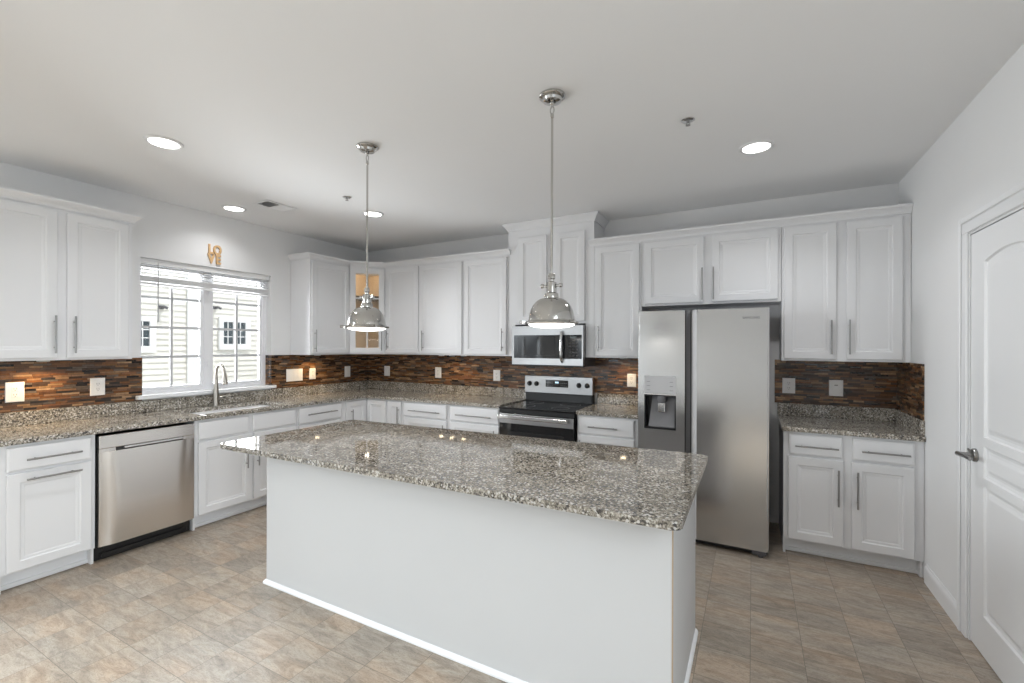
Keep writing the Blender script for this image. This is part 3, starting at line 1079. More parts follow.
SKX0, SKX1, SKY0, SKY1 = 0.15, 0.545, -2.38, -1.6
lt = MB()
e = 0.0
lt.box(0.001, CF, -4.2, SKY0, CB, CT, 0.004, 2)
lt.box(0.001, SKX0, SKY0, SKY1, CB, CT)
lt.box(SKX1, CF, SKY0, SKY1, CB, CT, 0.004, 2)
lt.prism([(0.001, SKY1), (CF, SKY1), (CF, -CF), (2.416, -CF), (2.416, -0.001), (0.001, -0.001)], CB, CT, 0.004)
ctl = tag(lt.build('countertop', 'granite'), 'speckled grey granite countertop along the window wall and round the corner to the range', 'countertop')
s = MB()
s.box(0.001, 0.022, -4.2, -0.0225, CT + 0.0005, SPT - 0.0005, 0.002)
s.box(0.001, 2.416, -0.022, -0.001, CT + 0.0005, SPT - 0.0005, 0.002)
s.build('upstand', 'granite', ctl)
lt = MB()
lt.box(3.196, 3.745, -CF, -0.001, CB, CT, 0.004, 2)
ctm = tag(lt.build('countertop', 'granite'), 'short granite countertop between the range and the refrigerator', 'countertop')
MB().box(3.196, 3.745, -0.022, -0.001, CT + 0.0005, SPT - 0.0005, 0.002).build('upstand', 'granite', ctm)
lt = MB()
lt.box(4.77, RW - 0.001, -CF, -0.001, CB, CT, 0.004, 2)
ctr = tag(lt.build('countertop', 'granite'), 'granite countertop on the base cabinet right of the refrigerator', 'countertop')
s = MB()
s.box(4.77, RW - 0.0225, -0.022, -0.001, CT + 0.0005, SPT - 0.0005, 0.002)
s.box(RW - 0.022, RW - 0.001, -0.622, -0.001, CT + 0.0005, SPT - 0.0005, 0.002)
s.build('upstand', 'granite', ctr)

# --- mosaic backsplash
TT = 0.009
bs = MB()
bs.box(0.001, TT, -4.2, WY0 + 0.012, SPT, UB - 0.001)
tag(bs.build('backsplash_tile', 'mosaic'), 'brown mosaic strip tile on the wall left of the window', 'backsplash')
bs = MB()
bs.box(0.001, TT, WY1 + 0.001, -TT - 0.0005, SPT, UB - 0.001)
bs.box(-0.0795, 0.0005, WY1 - 0.009, WY1 - 0.0005, WZ0 + 0.0005, UB - 0.001)
tag(bs.build('backsplash_tile', 'mosaic'), 'brown mosaic strip tile on the wall between the window and the corner', 'backsplash')
bs = MB()
bs.box(0.001, 2.333, -TT, -0.001, SPT, UB - 0.001)
bs.box(2.3335, 3.2605, -TT, -0.001, SPT, UB - 0.001)
bs.box(3.261, 3.745, -TT, -0.001, SPT, UB - 0.001)
tag(bs.build('backsplash_tile', 'mosaic'), 'brown mosaic strip tile on the back wall from the corner past the range', 'backsplash')
bs = MB()
bs.box(4.75, RW - TT - 0.0005, -TT, -0.001, SPT, UB - 0.001)
bs.box(RW - TT, RW - 0.001, -0.606, -0.001, SPT, UB - 0.001)
tag(bs.build('backsplash_tile', 'mosaic'), 'brown mosaic strip tile over the counter right of the refrigerator', 'backsplash')

# --- sink and tap
sk = MB()
zt, zb = CB - 0.0008, 0.68
x0, x1, y0, y1 = SKX0 - 0.012, SKX1 + 0.012, SKY0 - 0.012, SKY1 + 0.012
o_, i_ = rounded(x0, x1, y0, y1, 0.03), rounded(x0 + 0.02, x1 - 0.02, y0 + 0.02, y1 - 0.02, 0.05)
i2 = rounded(x0 + 0.05, x1 - 0.05, y0 + 0.05, y1 - 0.05, 0.05)
rl = [[sk._v((px, py, zz)) for px, py in pl] for pl, zz in ((o_, zt), (i_, zt), (i_, zb + 0.03), (i2, zb))]
n = len(o_)
for Aa, Bb in zip(rl, rl[1:]):
    for k in range(n):
        sk.bm.faces.new([Aa[k], Aa[(k + 1) % n], Bb[(k + 1) % n], Bb[k]]).smooth = True
sk.bm.faces.new(rl[-1])
sink = tag(sk.build('sink', simple('satin_sink_steel', (0.36, 0.355, 0.345), 0.42, 1.0)), 'stainless undermount sink set into the counter below the window', 'sink')
MB().lathe([(0.0, 0.004), (0.03, 0.004), (0.042, 0.006), (0.045, 0.001)], ((x0 + x1) / 2, (y0 + y1) / 2, zb), 24).build('drain', 'chrome', sink)

FX, FY = 0.088, -2.002
fa = thing('faucet', 'brushed nickel gooseneck tap behind the sink', 'faucet', (FX, FY, CT))
MB().lathe([(0, 0.0005), (0.03, 0.0005), (0.03, 0.008), (0.026, 0.012), (0.025, 0.05), (0.024, 0.1), (0.017, 0.2), (0.0125, 0.285)], (0, 0, 0), 20).build('body', 'warmsteel', fa)
pts = [(0, 0, 0.27)]
R_ = 0.068
for k in range(0, 13):
    t = PI - PI * 0.92 * k / 12
    pts.append((R_ + R_ * math.cos(t), 0, 0.30 + R_ * 1.35 * math.sin(t)))
MB().tube(pts, 0.0125, 14).build('spout', 'warmsteel', fa)
ex, ez = pts[-1][0], pts[-1][2]
sp = MB().tube([(ex, 0, ez + 0.004), (ex + 0.006, 0, ez - 0.03), (ex + 0.014, 0, ez - 0.1), (ex + 0.016, 0, ez - 0.115)], [0.0135, 0.016, 0.023, 0.022], 16).build('spray_head', 'warmsteel', fa)
lv = MB().tube([(0, 0.02, 0.07), (0, 0.05, 0.075)], 0.016, 12)
lv.tube([(0, 0.048, 0.078), (0.01, 0.09, 0.088), (0.014, 0.13, 0.082)], [0.009, 0.007, 0.006], 10)
lv.build('lever', 'warmsteel', fa)

# ================================================================= ISLAND
IX0, IX1, IY0, IY1 = 1.873, 4.321, -2.666, -1.905
BT_ISL = 0.8835
isl = thing('kitchen_island', 'white painted kitchen island base in the middle of the floor', 'island', ((IX0 + IX1) / 2, (IY0 + IY1) / 2, 0))
ox, oy = (IX0 + IX1) / 2, (IY0 + IY1) / 2
a, b_ = (IX1 - IX0) / 2, (IY1 - IY0) / 2
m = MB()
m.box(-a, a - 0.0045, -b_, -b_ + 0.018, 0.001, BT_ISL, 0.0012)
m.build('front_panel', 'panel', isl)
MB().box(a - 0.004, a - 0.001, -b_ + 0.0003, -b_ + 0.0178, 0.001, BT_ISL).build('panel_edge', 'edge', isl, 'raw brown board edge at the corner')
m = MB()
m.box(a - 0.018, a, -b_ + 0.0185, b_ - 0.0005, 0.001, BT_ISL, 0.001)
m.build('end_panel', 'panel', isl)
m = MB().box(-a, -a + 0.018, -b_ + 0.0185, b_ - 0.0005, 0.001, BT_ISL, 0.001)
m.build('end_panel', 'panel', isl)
m = MB()
m.plate(-a + 0.0185, a - 0.0185, 0.11, BT_ISL, b_ - 0.02, b_ - 0.001, [(-a + 0.04 + k * 0.602, -a + 0.04 + k * 0.602 + 0.56, 0.13, BT_ISL - 0.02) for k in range(4)])
m.box(-a + 0.0185, a - 0.0185, b_ - 0.1, b_ - 0.085, 0.001, 0.1095)
m.build('face_frame', 'white', isl)
MB().box(-a + 0.0185, a - 0.0185, -b_ + 0.0185, b_ - 0.0205, 0.1, 0.118).build('bottom_board', 'white', isl)
BM = Matrix.Rotation(PI, 4, 'Z')
for k in range(4):
    xx = a - 0.04 - 0.56 - k * 0.602 - 0.0 
    d = door_mesh(BM, -a + 0.03 + k * 0.602, -a + 0.03 + k * 0.602 + 0.58, 0.122, 0.866, -b_ - TH - 0.0005 + 0.001).build('door', 'white', isl)
sm = MB()
SHOE = [(0, 0.001), (0.014, 0.001), (0.014, 0.012), (0.01, 0.02), (0.004, 0.026), (0, 0.027)]
sm.sweep([(-a - 0.0005, b_), (-a - 0.0005, -b_ - 0.0005), (a + 0.0005, -b_ - 0.0005), (a + 0.0005, b_)][::1], [(o, u) for o, u in SHOE])
sm.build('shoe_moulding', 'trim', isl)
def round_poly(pts, r, n=6):
    out = []
    for i, p in enumerate(pts):
        p, a, c = Vector(p), Vector(pts[i - 1]), Vector(pts[(i + 1) % len(pts)])
        q0, q1 = p + (a - p).normalized() * r, p + (c - p).normalized() * r
        out += [tuple(q0 * (1 - t) ** 2 + p * 2 * t * (1 - t) + q1 * t * t) for t in [k / n for k in range(n + 1)]]
    return out


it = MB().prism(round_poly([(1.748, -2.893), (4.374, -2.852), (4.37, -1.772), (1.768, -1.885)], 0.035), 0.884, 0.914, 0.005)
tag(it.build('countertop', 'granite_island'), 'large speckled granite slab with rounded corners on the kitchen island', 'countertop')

# ================================================================= APPLIANCES
# --- dishwasher; local x along the wall, facing the room
dwr = thing('dishwasher', 'stainless steel dishwasher under the counter beside the sink cabinet', 'dishwasher', (0.001, -3.066, 0), R90)
W_ = 0.609
m = MB()
m.box(0.004, W_ - 0.004, -0.60, -0.03, 0.1, 0.868)
m.build('tub', 'black', dwr)
m = MB()
m.box(0.004, W_ - 0.004, -0.565, -0.5, 0.002, 0.0995, 0.002)
m.box(0.03, W_ - 0.03, -0.578, -0.566, 0.012, 0.05, 0.004)
for x in (0.05, W_ - 0.05):
    m.tube([(x, -0.5805, 0.03), (x, -0.566, 0.03)], 0.012, 12)
    m.tube([(x, -0.575, 0.075), (x, -0.566, 0.075)], 0.008, 10)
m.build('kick_plate', 'black', dwr)
# bowed door skin with scooped sides
m = MB()
nx, nz = 24, 16
grid = []
for k in range(nz + 1):
    v = k / nz
    row = []
    for i in range(nx + 1):
        u = i / nx
        s_ = math.sin(PI * u)
        edge = 0.5 * (1 - math.cos(PI * min(1, min(u, 1 - u) / (0.14 + 0.05 * math.sin(PI * v)))))
        y = -0.627 - 0.016 * edge - 0.004 * math.sin(PI * v)
        row.append(m._v((0.006 + (W_ - 0.012) * u, y, 0.112 + (0.762 - 0.112) * v)))
    grid.append(row)
for k in range(nz):
    for i in range(nx):
        m.bm.faces.new([grid[k][i], grid[k][i + 1], grid[k + 1][i + 1], grid[k + 1][i]]).smooth = True
rim = grid[0] + [r[-1] for r in grid[1:]] + grid[-1][-2::-1] + [r[0] for r in grid[-2:0:-1]]
rb = [m._v((v.co.x, -0.602, v.co.z)) for v in rim]
for i in range(len(rim)):
    j = (i + 1) % len(rim)
    m.bm.faces.new([rim[i], rim[j], rb[j], rb[i]])
m.bm.faces.new(rb[::-1])
ddr = m.build('door', make_steel('dishwasher_stainless', (0.76, 0.725, 0.69), 0.26, 'Z', 0.02), dwr)
m = MB()
m.box(0.006, W_ - 0.006, -0.634, -0.602, 0.785, 0.876, 0.005, 2)
m.box(0.006, 0.098, -0.632, -0.602, 0.7625, 0.7848).box(W_ - 0.085, W_ - 0.006, -0.632, -0.602, 0.7625, 0.7848)
m.build('control_strip', bpy.data.materials['dishwasher_stainless'], dwr)
m = MB()
m.box(0.0985, W_ - 0.0855, -0.618, -0.602, 0.7625, 0.7845)
m.build('handle_recess', 'black', dwr)
m = MB()
m.box(0.145, W_ - 0.089, -0.640, -0.626, 0.768, 0.784, 0.004, 2)
m.box(0.145, 0.165, -0.6255, -0.6185, 0.769, 0.782).box(W_ - 0.11, W_ - 0.089, -0.6255, -0.6185, 0.769, 0.782)
m.build('handle', 'chrome', dwr)

# --- range
RX0, RWID = 2.4175, 0.770
rg = thing('range', 'stainless and black glass electric range set into the back counter', 'stove', (RX0, -0.012, 0))
m = MB()
m.box(0.003, RWID - 0.003, -0.6, -0.002, 0.06, 0.9)
for x in (0.06, RWID - 0.06):
    for y in (-0.55, -0.08):
        m.lathe([(0.02, 0.0005), (0.02, 0.01), (0.012, 0.012), (0.012, 0.0598)], (x, y, 0), 12)
m.build('body', 'black', rg)
m = MB()
m.box(0.0, RWID, -0.655, -0.06, 0.9005, 0.917, 0.004, 2)
ck = m.build('cooktop', 'bglass', rg)
m = MB()
for x, y, r in ((0.2, -0.48, 0.1), (0.57, -0.48, 0.085), (0.2, -0.21, 0.075), (0.57, -0.21, 0.1)):
    m.lathe([(r - 0.003, 0.9172), (r - 0.003, 0.9176), (r, 0.9176), (r, 0.9172)], (x, y, 0), 40, close=False)
m.build('burner_ring', 'mgrey', ck)
m = MB()
BG = 0.752
m.box(0.0, BG, -0.072, -0.004, 0.9175, 1.01, 0.003)
m.box(0.012, BG - 0.012, -0.078, -0.0725, 0.93, 0.998, 0.002)
m.build('rear_vent', 'black', rg)
m = MB()
m.vprism([(0, 1.0105), (BG, 1.0105), (BG, 1.183), (0, 1.183)], -0.082, -0.02)
m.box(0.0, BG, -0.0195, -0.004, 1.0105, 1.18)
bk = m.build('control_panel', 'steel', rg)
for x in (0.055, 0.137, 0.61, 0.697):
    k = MB()
    k.lathe([(0.0, 0.0), (0.026, 0.0), (0.026, -0.006), (0.021, -0.008), (0.019, -0.026), (0.016, -0.03), (0, -0.03)], (x, -0.0825, 1.103), 20, 'Y')
    k.box(x - 0.004, x + 0.004, -0.118, -0.1125, 1.085, 1.121, 0.001)
    k.build('knob', 'black', bk)
MB().box(0.243, 0.495, -0.0845, -0.0822, 1.075, 1.147, 0.001).build('display', 'bglass', bk)
k = MB()
for i in range(3):
    k.box(0.352 + i * 0.013, 0.361 + i * 0.013, -0.0852, -0.0847, 1.115, 1.132)
k.build('clock_digits', 'disp', bk)
k = MB()
for r_ in range(2):
    for i in range(4):
        for s0 in (0.256, 0.41):
            k.box(s0 + i * 0.019, s0 + i * 0.019 + 0.012, -0.0852, -0.0847, 1.087 + r_ * 0.026, 1.093 + r_ * 0.026)
k.build('button', 'mgrey', bk)
m = MB()
m.box(0.004, RWID - 0.004, -0.645, -0.6005, 0.862, 0.9, 0.002)
m.build('front_band', 'black', rg)
m = MB()
m.box(0.006, RWID - 0.006, -0.648, -0.6005, 0.235, 0.858, 0.006, 2)
od = m.build('oven_door', 'bglass', rg)
m = MB()
m.box(0.006, RWID - 0.006, -0.6545, -0.6485, 0.765, 0.855, 0.002)
m.build('door_trim', 'steel', od)
m = MB()
m.box(0.1, RWID - 0.1, -0.6505, -0.6485, 0.33, 0.69, 0.001)
m.build('door_window', simple('dark_oven_window', (0.02, 0.02, 0.021), 0.03), od)
m = MB()
m.box(0.012, RWID - 0.05, -0.71, -0.69, 0.812, 0.85, 0.007, 3)
for x in (0.05, RWID - 0.08):
    m.box(x - 0.012, x + 0.012, -0.6895, -0.655, 0.82, 0.842, 0.003)
m.build('handle', 'chrome', od)
m = MB()
m.box(0.006, RWID - 0.006, -0.645, -0.6005, 0.062, 0.228, 0.006, 2)
m.build('drawer', 'steel', rg)

# --- microwave
mw = thing('microwave', 'stainless over-the-range microwave with a black glass door', 'microwave', (2.42, -0.012, 1.306))
MWW, MH = 0.757, 0.396
m = MB()
m.box(0.002, MWW - 0.002, -0.34, -0.002, 0.0, MH)
m.build('case', 'dgrey', mw)
m = MB()
m.plate(0, MWW, 0.012, MH, -0.388, -0.341, [(0.022, MWW - 0.012, 0.075, 0.305)])
m.build('front_frame', 'steel', mw)
m = MB()
m.box(0.0, MWW, -0.386, -0.341, -0.002, 0.0115, 0.002)
m.build('vent_lip', 'black', mw)
m = MB()
m.box(0.0225, 0.545, -0.3855, -0.342, 0.0755, 0.3045, 0.001)
mdr = m.build('door', 'bglass', mw)
m = MB()
m.box(0.06, 0.47, -0.3875, -0.3858, 0.105, 0.285, 0.0005)
m.build('door_window', bpy.data.materials['dark_oven_window'], mdr)
m = MB()
m.box(0.5455, MWW - 0.0125, -0.3855, -0.342, 0.0755, 0.3045, 0.001)
mp_ = m.build('keypad', 'bglass', mw)
k = MB()
for r_ in range(5):
    for i in range(3):
        k.box(0.615 + i * 0.036, 0.635 + i * 0.036, -0.3862, -0.3857, 0.1 + r_ * 0.03, 0.112 + r_ * 0.03)
k.build('button', simple('faint_key_grey', (0.05, 0.05, 0.052), 0.4), mp_)
MB().box(0.625, 0.69, -0.3862, -0.3857, 0.272, 0.292).build('display', simple('dim_display', (0.12, 0.14, 0.14), 0.2), mp_)
m = MB()
pts = [(0.548, -0.389, 0.045), (0.548, -0.412, 0.06), (0.548, -0.424, 0.11), (0.548, -0.43, 0.19), (0.548, -0.424, 0.27), (0.548, -0.412, 0.325), (0.548, -0.389, 0.335)]
m.tube(pts, [0.012, 0.013, 0.014, 0.014, 0.014, 0.013, 0.012], 12)
m.build('handle', 'chrome', mw)

# --- refrigerator
FX0, FW_ = 3.776, 0.912
fr = thing('refrigerator', 'stainless side-by-side refrigerator with an ice and water dispenser', 'refrigerator', (FX0, -0.04, 0))
FD = -0.76
m = MB()
m.box(0.0, FW_, -0.655, 0, 0.03, 1.762, 0.003)
for x in (0.06, FW_ - 0.06):
    m.box(x - 0.03, x + 0.03, -0.6, -0.5, 0.001, 0.0295)
    m.box(x - 0.03, x + 0.03, -0.15, -0.05, 0.001, 0.0295)
m.build('body', 'dgrey', fr)
m = MB()
m.box(0.005, FW_ - 0.005, -0.71, -0.6555, 0.012, 0.048, 0.003)
m.build('base_grille', 'black', fr)
m = MB()
for x in (0.06, FW_ - 0.06):
    m.box(x - 0.045, x + 0.045, -0.745, -0.7105, 0.016, 0.048, 0.004)
    m.tube([(x + 0.01, -0.73, 0.002), (x + 0.01, -0.73, 0.016)], 0.016, 12)
m.build('foot', 'dgrey', fr)
m = MB()
m.box(0.015, 0.1, -0.72, -0.62, 1.7625, 1.782, 0.004).box(FW_ - 0.1, FW_ - 0.015, -0.72, -0.62, 1.7625, 1.782, 0.004)
m.build('hinge_cover', 'dgrey', fr)
dz0, dz1 = 0.052, 1.782
m = MB()
HX0, HX1, HZ0, HZ1 = 0.05, 0.288, 0.856, 1.124
m.plate(0.001, 0.352, dz0, dz1, FD, -0.661, [(HX0, HX1, HZ0, HZ1)])
bmesh.ops.bevel(m.bm, geom=[e for e in m.bm.edges if abs(e.verts[0].co.x - 0.001) < 1e-5 and abs(e.verts[1].co.x - 0.001) < 1e-5
                            and e.verts[0].co.y < -0.75 and e.verts[1].co.y < -0.75], offset=0.012, segments=3, affect='EDGES')
fd = m.build('freezer_door', 'steelv', fr)
dp = MB()
dp.box(HX0 + 0.0005, HX1 - 0.0005, -0.675, -0.666, HZ0 + 0.0005, HZ1 - 0.0005)
dp.box(HX0 + 0.0005, HX0 + 0.006, FD + 0.002, -0.6755, HZ0 + 0.0005, HZ1 - 0.0005)
dp.box(HX1 - 0.006, HX1 - 0.0005, FD + 0.002, -0.6755, HZ0 + 0.0005, HZ1 - 0.0005)
dp.box(HX0 + 0.0065, HX1 - 0.0065, FD + 0.002, -0.6755, HZ1 - 0.008, HZ1 - 0.0005)
dp.box(HX0 + 0.0065, HX1 - 0.0065, FD + 0.002, -0.6755, HZ0 + 0.0005, HZ0 + 0.014)
dp.build('dispenser_bay', 'black', fd)
dp = MB()
dp.M = None
dp.bm.faces.new([dp._v(p) for p in ((HX0 + 0.03, -0.745, HZ0 + 0.016), (HX1 - 0.012, -0.745, HZ0 + 0.016), (HX1 - 0.02, -0.684, HZ1 - 0.01), (HX0 + 0.05, -0.684, HZ1 - 0.01))])
ret = bmesh.ops.extrude_face_region(dp.bm, geom=dp.bm.faces[:])
bmesh.ops.translate(dp.bm, vec=(0, 0.006, 0), verts=[v for v in ret['geom'] if isinstance(v, bmesh.types.BMVert)])
dp.build('dispenser_back', 'mgrey', fd)
dp = MB()
xc = (HX0 + HX1) / 2 + 0.01
dp.lathe([(0.034, 0.05), (0.034, 0.02), (0.026, 0.0), (0, 0.0)], (xc, -0.722, HZ1 - 0.058), 20)
dp.build('ice_chute', 'mgrey', fd)
dp = MB()
dp.box(xc - 0.028, xc + 0.028, -0.75, -0.735, HZ1 - 0.135, HZ1 - 0.062, 0.006, 2)
dp.build('dispenser_paddle', 'chrome', fd)
dp = MB()
dp.box(HX0 - 0.002, HX1 + 0.002, FD - 0.004, FD - 0.0003, 1.134, 1.274, 0.002)
pn = dp.build('dispenser_panel', 'lgrey', fd)
k = MB()
for r_ in range(3):
    for x in (HX0 + 0.02, HX1 - 0.045):
        k.box(x, x + 0.025, FD - 0.0048, FD - 0.0042, 1.16 + r_ * 0.033, 1.163 + r_ * 0.033)
k.build('button', 'mgrey', pn)
m = MB()
m.box(HX0 - 0.002, HX1 + 0.002, FD - 0.006, FD - 0.0003, 1.1245, 1.1335, 0.001)
m.build('panel_lip', 'chrome', fd)
# recessed grips between the doors
m = MB()
m.box(0.3525, 0.3945, -0.712, -0.661, dz0, dz1)
m.build('grip_recess', simple('grip_grey', (0.26, 0.26, 0.27), 0.4), fr)
m = MB()
m.box(0.3525, 0.3565, -0.745, -0.7125, dz0, dz1).box(0.3895, 0.3945, -0.745, -0.7125, dz0, dz1)
m.build('grip_edge', 'black', fr)
m = MB()
m.vprism([(0.437, dz0), (FW_ - 0.001, dz0), (FW_ - 0.001, dz1), (0.437, dz1)], FD, -0.661)
bmesh.ops.bevel(m.bm, geom=[e for e in m.bm.edges if abs(e.verts[0].co.x - FW_ + 0.001) < 1e-5 and abs(e.verts[1].co.x - FW_ + 0.001) < 1e-5
                            and e.verts[0].co.y < -0.75 and e.verts[1].co.y < -0.75], offset=0.012, segments=3, affect='EDGES')
rd = m.build('fridge_door', 'steelv', fr)
m = MB()
m.prism([(0.3955, -0.735), (0.4365, FD), (0.4365, -0.661), (0.3955, -0.661)], dz0, dz1)
m.build('grip_bevel', 'lgrey', rd, 'lighter bevelled grip edge')
text_mesh('lettering', 'SAMSUNG', 0.024, 0.0004, 'logo', rd,
          Matrix.Translation((FW_ - 0.115, FD - 0.0006, 1.705)) @ Matrix.Rotation(PI / 2, 4, 'X'), label='dark maker lettering')

# ================================================================= LIGHT FITTINGS
def make_pendant():
    t = thing('pendant_light', 'polished nickel dome pendant on a long rod, the one nearer the window', 'lamp', (2.428, -2.367, CH - 0.0005), group='pendants over the island')
    MB().lathe([(0.0, 0), (0.066, 0), (0.066, -0.008), (0.06, -0.014), (0.05, -0.018), (0.044, -0.03), (0.03, -0.034), (0, -0.036)], (0, 0, 0), 32).build('canopy', 'nickel', t)
    m = MB()
    m.lathe([(0.012, -0.0365), (0.012, -0.044), (0.006, -0.05), (0.006, -0.056)], (0, 0, 0), 14)
    ring = [(0.010 * math.cos(2 * PI * k / 16), 0, -0.074 + 0.019 * math.sin(2 * PI * k / 16)) for k in range(17)]
    m.tube(ring, 0.0032, 8)
    m.build('loop', 'nickel', t)
    zb = 1.872 - CH
    m = MB()
    m.tube([(0, 0, -0.092), (0, 0, zb)], 0.0062, 12)
    m.lathe([(0.0062, -0.092), (0.009, -0.095), (0.009, -0.11), (0.0062, -0.113)], (0, 0, 0), 14, close=False)
    m.build('rod', 'nickel', t)
    m = MB()     # socket cup with gimbal yoke
    z = lambda a: a - CH
    m.lathe([(0.0, z(1.872)), (0.014, z(1.872)), (0.018, z(1.862)), (0.018, z(1.846)), (0.012, z(1.84)), (0.012, z(1.832)),
             (0.025, z(1.826)), (0.027, z(1.80)), (0.027, z(1.775)), (0.034, z(1.77)), (0.036, z(1.758)), (0.036, z(1.748)), (0, z(1.747))], (0, 0, 0), 24)
    m.build('socket_cup', 'nickel', t)
    m = MB()
    for s in (-1, 1):
        m.tube([(s * 0.027, 0, z(1.81)), (s * 0.044, 0, z(1.81))], 0.007, 10)
        m.lathe([(0, 0), (0.011, 0), (0.011, 0.012), (0, 0.012)] if s > 0 else [(0, 0), (0.011, 0), (0.011, -0.012), (0, -0.012)], (s * 0.044, 0, z(1.81)), 12, 'X')
    m.build('thumb_screw', 'nickel', t)
    m = MB()
    pr = []
    for k in range(13):
        a = k / 12 * R90 * 0.97
        pr.append((0.034 + (0.116 - 0.034) * math.sin(a) if k else 0.034, z(1.63) + 0.118 * math.cos(a)))
    pr = [(0.03, z(1.7485))] + pr
    inner = [(r - 0.003, h - 0.002) for r, h in pr[::-1]]
    m.lathe(pr + inner, (0, 0, 0), 48, close=False)
    m.build('shade', 'nickel', t)
    m = MB()
    m.lathe([(0.113, z(1.634)), (0.119, z(1.638)), (0.121, z(1.632)), (0.135, z(1.628)), (0.138, z(1.622)), (0.135, z(1.616)), (0.118, z(1.615)), (0.113, z(1.62)), (0.113, z(1.634))], (0, 0, 0), 48, close=False)
    m.build('rim', 'nickel', t)
    for k in range(3):
        a = math.radians(-24 + 120 * k)
        m = MB(Matrix.Rotation(a, 4, 'Z'))
        m.box(0.13, 0.15, -0.007, 0.007, z(1.617), z(1.634), 0.002)
        m.lathe([(0, 0.0), (0.008, 0.0), (0.008, 0.012), (0, 0.013)], (0.15, 0, z(1.6255)), 12, 'X')
        m.build('clamp', 'nickel', t)
    m = MB()
    m.lathe([(0.117, z(1.6145)), (0.112, z(1.609)), (0.09, z(1.602)), (0.05, z(1.597)), (0, z(1.595))], (0, 0, 0), 40)
    m.build('lens', 'plens', t, 'white glowing glass lens')
    return t


pen = make_pendant()
pen2 = dup(pen, (3.691, -2.358, CH - 0.0005), label='polished nickel dome pendant on a long rod, the one in front of the microwave')


def lamp(kind, name, loc, power, color, **k):
    d = bpy.data.lights.new(name, kind)
    d.energy = power
    d.color = color
    for a, v in k.items():
        setattr(d, a, v)
    o = bpy.data.objects.new(name, d)
    o.location = loc
    COL.objects.link(o)
    return o


def recessed():
    t = thing('recessed_light', 'round recessed ceiling light at the far left of the ceiling, nearest the camera', 'ceiling light', (1.357, -3.004, CH - 0.0005), group='recessed ceiling lights')
    MB().lathe([(0.078, 0.0), (0.1, 0.0), (0.1, -0.004), (0.095, -0.008), (0.08, -0.010), (0.078, -0.006)], (0, 0, 0), 40, close=False).build('trim_ring', 'trim', t)
    MB().lathe([(0.0775, -0.0005), (0.0775, -0.006), (0.05, -0.008), (0, -0.009)], (0, 0, 0), 40).build('lens', 'lens', t)
    return t


RL = [(1.357, -3.004), (0.372, -2.004), (4.6, -1.225), (1.381, -1.283)]
rc = recessed()
dup(rc, (RL[1][0], RL[1][1], CH - 0.0005), label='round recessed ceiling light by the window wall next to the air vent')
dup(rc, (RL[2][0], RL[2][1], CH - 0.0005), label='round recessed ceiling light on the right in front of the refrigerator')
dup(rc, (RL[3][0], RL[3][1], CH - 0.0005), label='round recessed ceiling light behind the rod of the pendant nearer the window')
for x, y, lb_ in ((1.4, -4.9, 'added unseen fill light in the living area nearer the kitchen, left side'), (4.2, -5.2, 'added unseen fill light in the living area nearer the kitchen, door side'),
                  (1.4, -6.9, 'added unseen fill light in the living area by the rear wall, left side'), (4.2, -6.9, 'added unseen fill light in the living area by the rear wall, door side')):
    dup(rc, (x, y, CH - 0.0005), label=lb_)  # unseen fittings added behind the camera for fill light
    RL.append((x, y))
for i, (x, y) in enumerate(RL):
    l = area('recessed_lamp_glow', (x, y, CH - 0.013), (0, 0, 0), 0.14, 0.14, 2.0 if x < 1 else 5.0, (0.98, 0.985, 1.0), 2.3)
    l.data.shape = 'DISK'
for x, y in ((2.428, -2.367), (3.691, -2.358)):
    l = area('pendant_bulb_glow', (x, y, 1.59), (0, 0, 0), 0.2, 0.2, 2.0, (1, 0.95, 0.88))
    l.data.shape = 'DISK'

# sprinkler heads
sp = thing('sprinkler_head', 'small sprinkler head on the ceiling between the near pendant and the right recessed light', 'sprinkler', (4.263, -1.781, CH - 0.0005), group='ceiling sprinklers')
MB().lathe([(0, 0), (0.036, 0), (0.036, -0.003), (0.03, -0.006), (0.016, -0.008), (0, -0.008)], (0, 0, 0), 28).build('escutcheon', 'chrome', sp)
m = MB()
m.lathe([(0, -0.0085), (0.009, -0.0085), (0.009, -0.013), (0.005, -0.015), (0, -0.015)], (0, 0, 0), 14)
for s in (-1, 1):
    m.tube([(s * 0.007, 0, -0.0145), (s * 0.011, 0, -0.02), (0, 0, -0.028)], 0.002, 8)
m.lathe([(0, -0.0285), (0.013, -0.0285), (0.013, -0.03), (0, -0.0305)], (0, 0, 0), 16)
m.build('nozzle', 'brushed', sp)
dup(sp, (1.541, -1.739, CH - 0.0005), label='small sprinkler head on the ceiling between the air vent and the far pendant')

